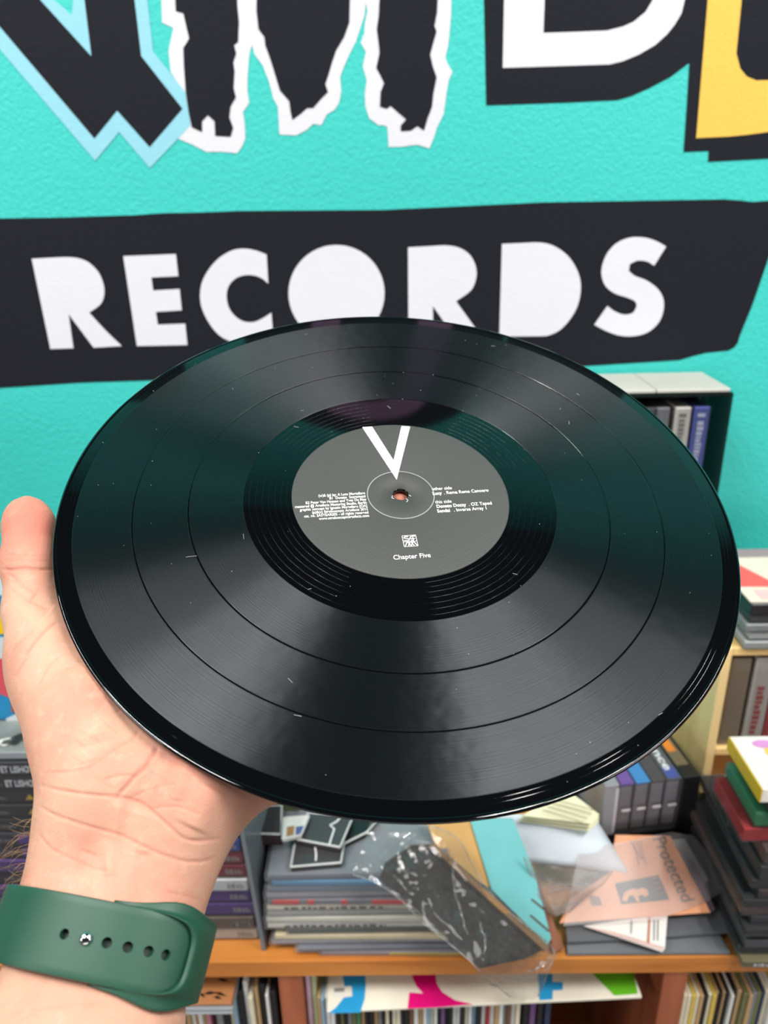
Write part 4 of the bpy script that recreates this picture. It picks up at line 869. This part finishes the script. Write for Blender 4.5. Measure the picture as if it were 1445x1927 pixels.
prism('printed_figure', [op(*q_, .001) for q_ in fg], tuple(PO[1]*.0002), mat('ink_orange', (232, 160, 116), .5), orange)
for k in range(4):
    a, b = c4([(655+k*12, 1130+k*36)])[0], c4([(705+k*8, 1122+k*36)])[0]; mesh('printed_line', *tube_geo([op(*a, .001), op(*b, .001)], .0004, 4), mat('ink_orange', (232, 160, 116), .5), orange)
for k in range(4):
    a, b = c4([(505+k*24, 872+k*4)])[0], c4([(545+k*24+(k == 0)*40, 1000+(k % 2)*45)])[0]; mesh('printed_line', *tube_geo([op(*a), op(*b)], .00035, 4), INK, orange)
for k in range(6):
    x = 232+k*12; a, b = c4([(x, 1245+k*2)])[0], c4([(x+22, 1315)])[0]; mesh('printed_bar', *tube_geo([op(*a), op(*b)], (.0004, .0007)[k % 2], 4), INK, orange)
sheet('clear_sleeve', [(1090, 1600), (1262, 1566), (1302, 1572), (1384, 1658), (1330, 1697), (1240, 1730), (1060, 1742)], (PO[0]+PO[1]*.006, PO[1]), .0004, clear('sleeve_milky', (226, 222, 222), .055, .6, .2), 'clear plastic sleeve over the orange card with a free corner at the right', 'plastic sleeve')
sheet('card', [(1262, 1585), (1300, 1620), (1318, 1645), (1345, 1712), (1338, 1716)], (PO[0]-PO[1]*.004, PO[1]), .002, mat('purple_grey_card', (128, 108, 122), .45), 'purple grey card edge showing right of the orange card', 'card')
sheet('card', [(1262, 1580), (1288, 1578), (1332, 1655), (1318, 1682)], (PO[0]-PO[1]*.008, PO[1]), .003, mat('slate_card', (158, 154, 154), .45), 'slate grey card under the free corner of the clear sleeve', 'card')

# ------------------------------------------------------------------ row of cassettes standing spine up
zb, yb = .950, .637
f0, f1 = onY(1156, 1578, yb), onY(1276, 1582, yb); xd = nz(np.array([f1[0]-f0[0], .010, 0])); pw = float(f1[0]-f0[0])/4
tl = onZ(1283, 1400, zb+.07); 
Bx = frame(np.array([f0[0], yb, zb]), xd, np.array([-xd[1], xd[0], 0]))
tag(prism('cd_case', [Bx @ Vector(v) for v in ((-.022, .002, 0), (pw*4+.02, .002, 0), (pw*4+.02, .125, 0), (-.022, .125, 0))], (0, 0, -.0475), BLACK()), 'black box holding up the row of clear cassettes', 'box')
def standing(i, x, wd, spine, label, body=(134, 104, 114), txt=None, tcol=None, tip=None):
    M = Bx @ Matrix.Translation((x, 0, .0002)); e = tag(empty('cassette_case', M=M), label, 'cassette', 'cassettes standing spine up')
    mesh('tape_shell', *cbox(.0015, wd-.0015, .012, .100, .003, .060, .001), col('tape_'+str(body[0]), body, .35), e, local=True)
    mesh('spine_card', *cbox(.001, wd-.001, .002, .107, .0665, .0688, .0003), col('spine_%d_%d' % spine[:2], spine), e, local=True)
    mesh('clear_shell', *cbox(0, wd-.0002, 0, .109, 0, .070, .0007), SHELL, e, local=True)
    mesh('guard_panel', *cbox(wd*.1, wd*.9, .004, .006, .005, .064, .0004), clear('frosted', (206, 196, 200), .45, .5, .2), e, local=True)
    mesh('latch', *cbox(wd*.25, wd*.8, -.0006, .001, .033, .036, .0004), mat('frost_white', (206, 200, 202), .25), e, local=True)
    if txt:
        V, Fc = text_geo(txt, .013, 'LEFT', .0001, bold=.0003); W_ = max(v[0] for v in V)
        mesh('spine_lettering', [(wd*.5-.004+y, .070-xx*(.055/W_)*(len(txt)/5.), .0691-z) for xx, y, z in V], [f[::-1] for f in Fc], tcol, e, local=True)
    if tip: mesh('spine_block', *cbox(.002, wd-.002, .003, .020, .0688, .0691, .0001), tip, e, local=True)
    return e
standing(0, 0, pw, (98, 62, 140), 'clear cassette case with purple spine, leftmost of the standing row', tip=col('tip_purple', (120, 80, 160)))
standing(1, pw, pw, (62, 140, 200), 'clear cassette case with sky blue spine in the standing row', body=(172, 146, 126))
standing(2, pw*2, pw, (70, 60, 62), 'clear cassette case with dark spine lettered orange in the standing row', txt='vet', tcol=col('ink_orange2', (214, 112, 44)), body=(136, 94, 108))
standing(3, pw*3, pw, (82, 84, 88), 'clear cassette case with grey spine lettered dance in the standing row', txt='dance', tcol=WHITE(), tip=col('tip_blue', (60, 76, 160)), body=(146, 130, 138))
e = tag(empty('cassette_case', M=Bx @ Matrix.Translation((pw*4+.0004, 0, .0002))), 'black cassette box with orange-brown spine, rightmost of the standing row', 'cassette')
mesh('box_body', *cbox(0, .020, 0, .11, 0, .0705, .001), mat('box_black', (26, 25, 27), .35), e, local=True); mesh('spine_card', *cbox(.001, .015, .018, .109, .0705, .0709, .0001), col('spine_olive_orange', (104, 92, 70)), e, local=True)
mesh('spine_block', *cbox(.002, .012, .04, .105, .0709, .0712, .0001), col('spine_orange', (208, 122, 40)), e, local=True)
e = tag(empty('cassette_case', M=Bx @ Matrix.Translation((-.0158, .002, .0002))), 'grey frosted cassette case left of the purple-spined one', 'cassette'); mesh('box_body', *cbox(0, .0155, 0, .11, 0, .0695, .001), mat('frost_grey', (150, 150, 156), .3), e, local=True); mesh('hinge_ridge', *cbox(.012, .0155, -.0005, 0, .004, .064, .0002), mat('frost_white', (206, 200, 202), .25), e, local=True)

# ------------------------------------------------------------------ dark cd stack at the right
X0 = onY(1393, 1800, .525)[0]; zc = ST+.0003
FC = ['olive', 'black', 'smoky', 'brown', 'black', 'dark grey', 'brown', 'black', 'dark brown', 'black']
FCC = {'olive': (120, 112, 76), 'black': (22, 21, 24), 'smoky': (84, 84, 88), 'brown': (84, 62, 56), 'dark grey': (46, 46, 50), 'dark brown': (58, 42, 40), 'red': (186, 26, 34), 'green': (44, 140, 92), 'purple': (62, 46, 62), 'charcoal': (38, 37, 40)}
for i, n_ in enumerate(FC):
    jx = random.uniform(-.004, .005); y = .521+random.uniform(-.002, .008)
    if i == 0: jx, y = -.001, .519
    if i in (6, 7): jx = -.008
    m = col('case_'+n_.replace(' ', '_'), FCC[n_], .3)
    e = case(disc0, Matrix.Translation((X0+jx, y, zc)) @ Matrix.Rotation(random.uniform(-.03, .03), 4, 'Z'), f'{n_} cd case, {nth(i)} of the dark stack at the right', 'cd', 'cds stacked at the right shelf edge', m, m)
    if i == 0: scribble(e, .012, .05, .003, .007, WHITE(), y=.0003, n=8)
    zc += .0105
for i, (n_, dx, y) in enumerate((('charcoal', .003, .528), ('brown', .005, .530), ('red', -.013, .540), ('green', -.004, .541), ('purple', .006, .531))):
    m = col('case_'+n_, FCC[n_], .3)
    case(tape0, Matrix.Translation((X0+dx, y, zc)) @ Matrix.Rotation(random.uniform(-.02, .02), 4, 'Z'), f'{n_} cassette case lying on the dark cd stack at the right, {nth(i)}', 'cassette', 'cassettes on the dark cd stack', m, m); zc += .0170
e = tag(empty('cassette_box', loc=(X0-.006, .536, zc)), 'white picture box with bright yellow side topping the dark stack at the right', 'box')
mesh('box_body', *cbox(0, .11, 0, .072, 0, .0150, .0006), col('box_white', (226, 222, 214), .35), e, local=True)
mesh('yellow_side', *cbox(-.0012, 0, 0, .072, 0, .0150, .0004), col('yellow_edge', (226, 180, 14)), e, local=True)
flat('cover_print', [(.045+.022*math.cos(t), .048+.014*math.sin(t)) for t in np.linspace(0, 2*PI, 14, endpoint=False)], col('cover_gold', (226, 186, 96)), e, z=.0151, t=.0001)
flat('cover_print', [(.028+.012*math.cos(t), .060+.006*math.sin(t)) for t in np.linspace(0, 2*PI, 10, endpoint=False)], col('cover_pink', (206, 140, 196)), e, z=.0153, t=.0001)
wq = onZ(1319, 1612, ST+.040)
e = tag(empty('cd_wallet', loc=(wq[0]+.015, wq[1]+.04, ST+.0003)), 'black cd box with a painted disc highlight left of the dark stack', 'cd')
mesh('box_body', *cbox(wq[0], wq[0]+.030, wq[1], wq[1]+.085, ST+.0003, ST+.040, .0015), mat('box_black', (26, 25, 27), .35), e)
mesh('disc_highlight', *tube_geo([onZ(1344, 1572, ST+.0404)+.0035*np.array([math.cos(t), math.sin(t), 0]) for t in np.linspace(0, 2*PI*.8, 12)], .0009, 5), mat('highlight_grey', (130, 132, 136), .3), e)  # grey arc paints a highlight on the box top

# ------------------------------------------------------------------ pale wooden cassette rack, with cds on top
PWD = wood('pale_birch', (236, 206, 148), (220, 184, 122), .4, 2, 5); PWI = wood('pale_birch_flat', (232, 196, 132), (214, 174, 110), .4, 0, 5)
rk = tag(empty('cassette_rack', loc=(.42, .70, ST)), 'pale wooden two-tier cassette rack at the right of the shelf', 'rack')
RF, RX = .70, onY(1329, 1414, .70)[0]
mesh('side_panel', *cbox(RX, RX+.010, RF, RF+.128, ST, 1.146, .0008), PWD, rk)
mesh('side_panel', *cbox(RX+.34, RX+.35, RF, RF+.128, ST, 1.146, .0008), PWD, rk)
for z_ in (ST, 1.004, 1.136): mesh('rack_board', *cbox(RX+.0102, RX+.3398, RF+.0005, RF+.128, z_, z_+.0095, .0006), PWI, rk)
mesh('rack_back', *cbox(RX+.0102, RX+.3398, RF+.122, RF+.127, ST+.01, 1.135, .0005), wood('rack_back_wood', (176, 132, 84), (150, 108, 66), .5, 0, 5), rk)
z1 = 1.0137
for i, (n_, c, tx) in enumerate((('brownish', (168, 146, 118), None), ('white', (222, 214, 204), (196, 70, 64)), ('red', (196, 32, 36), (236, 214, 206)), ('crimson', (176, 30, 40), (230, 200, 196)), ('cream', (220, 208, 184), None), ('black', (34, 32, 36), None))):
    xL = RX+.0150+i*.0222+(0 if i == 0 else .004)
    e = tag(empty('cassette_case', loc=(xL, RF+.006, z1)), f'{n_} cassette box standing upright in the rack, {nthl(i)}', 'cassette', 'cassettes in the pale rack')
    mesh('box_body', *cbox(0, .0205, .001, .09, 0, .114, .0008), col('rackbox_'+n_, c, .35), e, local=True); mesh('clear_shell', *cbox(-.0003, .0208, 0, .0905, 0, .1145, .0008), SHELL, e, local=True)
    if tx:
        g = []; z_ = .014
        while z_ < (.075 if n_ == 'white' else .10): h = random.uniform(.003, .007); g.append(cbox(.0062, random.uniform(.012, .0145), .0006, .0010, z_, z_+h, .0001)); z_ += h+.0016
        mesh('spine_print', *join(*g), col('rackink_'+n_, tx), e, local=True)
zt = 1.1458; RT = onY(1392, 1240, RF)[0]
TOPS = [('clear', (176, 178, 176), 0), ('silver', (196, 196, 194), .004), ('smoky clear', (150, 152, 152), -.002), ('black', (28, 28, 32), .001)]
for i, (n_, c, dx) in enumerate(TOPS):
    e = case(disc0, Matrix.Translation((RT+dx, RF-.004+.002*(i % 2), zt)), f'{n_} cd case, {nth(i)} of the pile on the pale rack', 'cd', 'cds on the pale rack', col('top_'+n_.replace(' ', '_'), c, .3), col('top_'+n_.replace(' ', '_'), c, .3)); zt += .0105
e = tag(empty('cd_box', loc=(RT, RF-.004, zt)), 'thick black cd box near the top of the pile on the rack', 'cd'); mesh('box_body', *cbox(0, .13, 0, .125, 0, .0130, .001), mat('box_black', (26, 25, 27), .35), e, local=True); mesh('box_lid', *cbox(.001, .129, .001, .124, .0130, .0135, .0002), col('lid_grey', (108, 106, 108), .3), e, local=True); zt += .0137
e = tag(empty('leaflet', loc=(RT, RF-.003, zt)), 'salmon red and cream leaflet on top of the pile on the rack', 'leaflet')
mesh('page', *cbox(-.001, .128, .001, .123, 0, .0016, .0003), col('page_cream', (216, 206, 190)), e, local=True)
prism('red_panel', [(RT-.001, RF+.03, zt+.0017), (RT-.001, RF+.118, zt+.0017), (RT+.006, RF+.118, zt+.0017), (RT+.045, RF+.028, zt+.0017)], (0, 0, .0002), col('panel_salmon', (226, 88, 84)), e)
prism('pink_panel', [(RT+.012, RF+.002, zt+.0017), (RT+.012, RF+.022, zt+.0017), (RT+.09, RF+.022, zt+.0017), (RT+.09, RF+.002, zt+.0017)], (0, 0, .0002), col('panel_pink', (222, 178, 178)), e)
prism('grey_panel', [(RT+.012, RF+.100, zt+.0017), (RT+.008, RF+.121, zt+.0017), (RT+.12, RF+.121, zt+.0017), (RT+.12, RF+.100, zt+.0017)], (0, 0, .0002), col('panel_grey', (150, 130, 132)), e)

# ------------------------------------------------------------------ black cassette holder on the wall
BF = .794; bl, br = onY(1128, 745, BF)[0], onY(1381, 740, BF)[0]; bt, bb = onY(1380, 739, BF)[2], onY(1360, 962, BF)[2]
hb = tag(empty('cassette_holder', loc=(bl, BF, bb)), 'black open-fronted cassette holder hung on the turquoise wall at the right', 'holder')
AC = mat('black_acrylic', (18, 26, 24), .08, var=.1)
mesh('side_panel', *cbox(br-.004, br, BF, WY-.001, bb, bt, .0005), clear('smoked_acrylic', (26, 44, 40), .42, .8, .06), hb)
mesh('side_panel', *cbox(bl, bl+.004, BF, WY-.001, bb, bt, .0005), AC, hb)
mesh('bottom_panel', *cbox(bl+.0042, br-.0042, BF, WY-.001, bb, bb+.004, .0004), AC, hb)
mesh('top_panel', *cbox(bl+.0042, br-.0042, BF, WY-.001, bt-.0035, bt, .0004), AC, hb)
mesh('back_panel', *cbox(bl+.0042, br-.0042, WY-.005, WY-.002, bb+.0042, bt-.0037, .0004), AC, hb)
xm = onY(1237, 740, BF)[0]
for k, (xa, xb) in enumerate(((bl+.002, xm-.001), (xm, br-.003))):
    e = tag(mesh('card_box_lid', *cbox(xa, xb, BF+.002, WY-.004, bt+.0003, bt+.0042, .0008), mat('pale_card', (186, 186, 178), .5, var=.08, scale=20)), f'pale grey flat case lying on the wall holder, {"left" if k == 0 else "right"} one', 'case', 'flat cases on the wall holder')
for i, (n_, c, x_) in enumerate((('blue', (40, 58, 150), 1303), ('white', (206, 202, 192), 1268), ('grey', (110, 110, 112), 1228), ('black', (28, 28, 30), 1205), ('silver', (128, 126, 122), 1180))):
    xL = onY(x_, 800, BF+.004)[0]
    e = tag(empty('cassette_case', loc=(xL, BF+.004, bb+.0045)), f'{n_} cassette case standing in the black wall holder, {nthl(i, "right")}', 'cassette', 'cassettes in the wall holder')
    mesh('box_body', *cbox(.0005, .0168, .001, .069, 0, .1135, .0007), col('wallbox_'+n_, c, .35), e, local=True); mesh('clear_shell', *cbox(0, .0172, 0, .070, 0, .1142, .0008), SHELL, e, local=True)
    if n_ in ('blue', 'white'):
        g = []; z_ = .02
        while z_ < .098: h = random.uniform(.002, .005); g.append(cbox(.0052, random.uniform(.0105, .0125), .0005, .0009, z_, z_+h, .0001)); z_ += h+.0012
        g.append(cbox(.0045, .0125, .0005, .0009, .103, .107, .0001)); mesh('spine_print', *join(*g), col('wallink_'+n_, (190, 196, 220) if n_ == 'blue' else (120, 112, 104)), e, local=True)
bpy.context.view_layer.update()
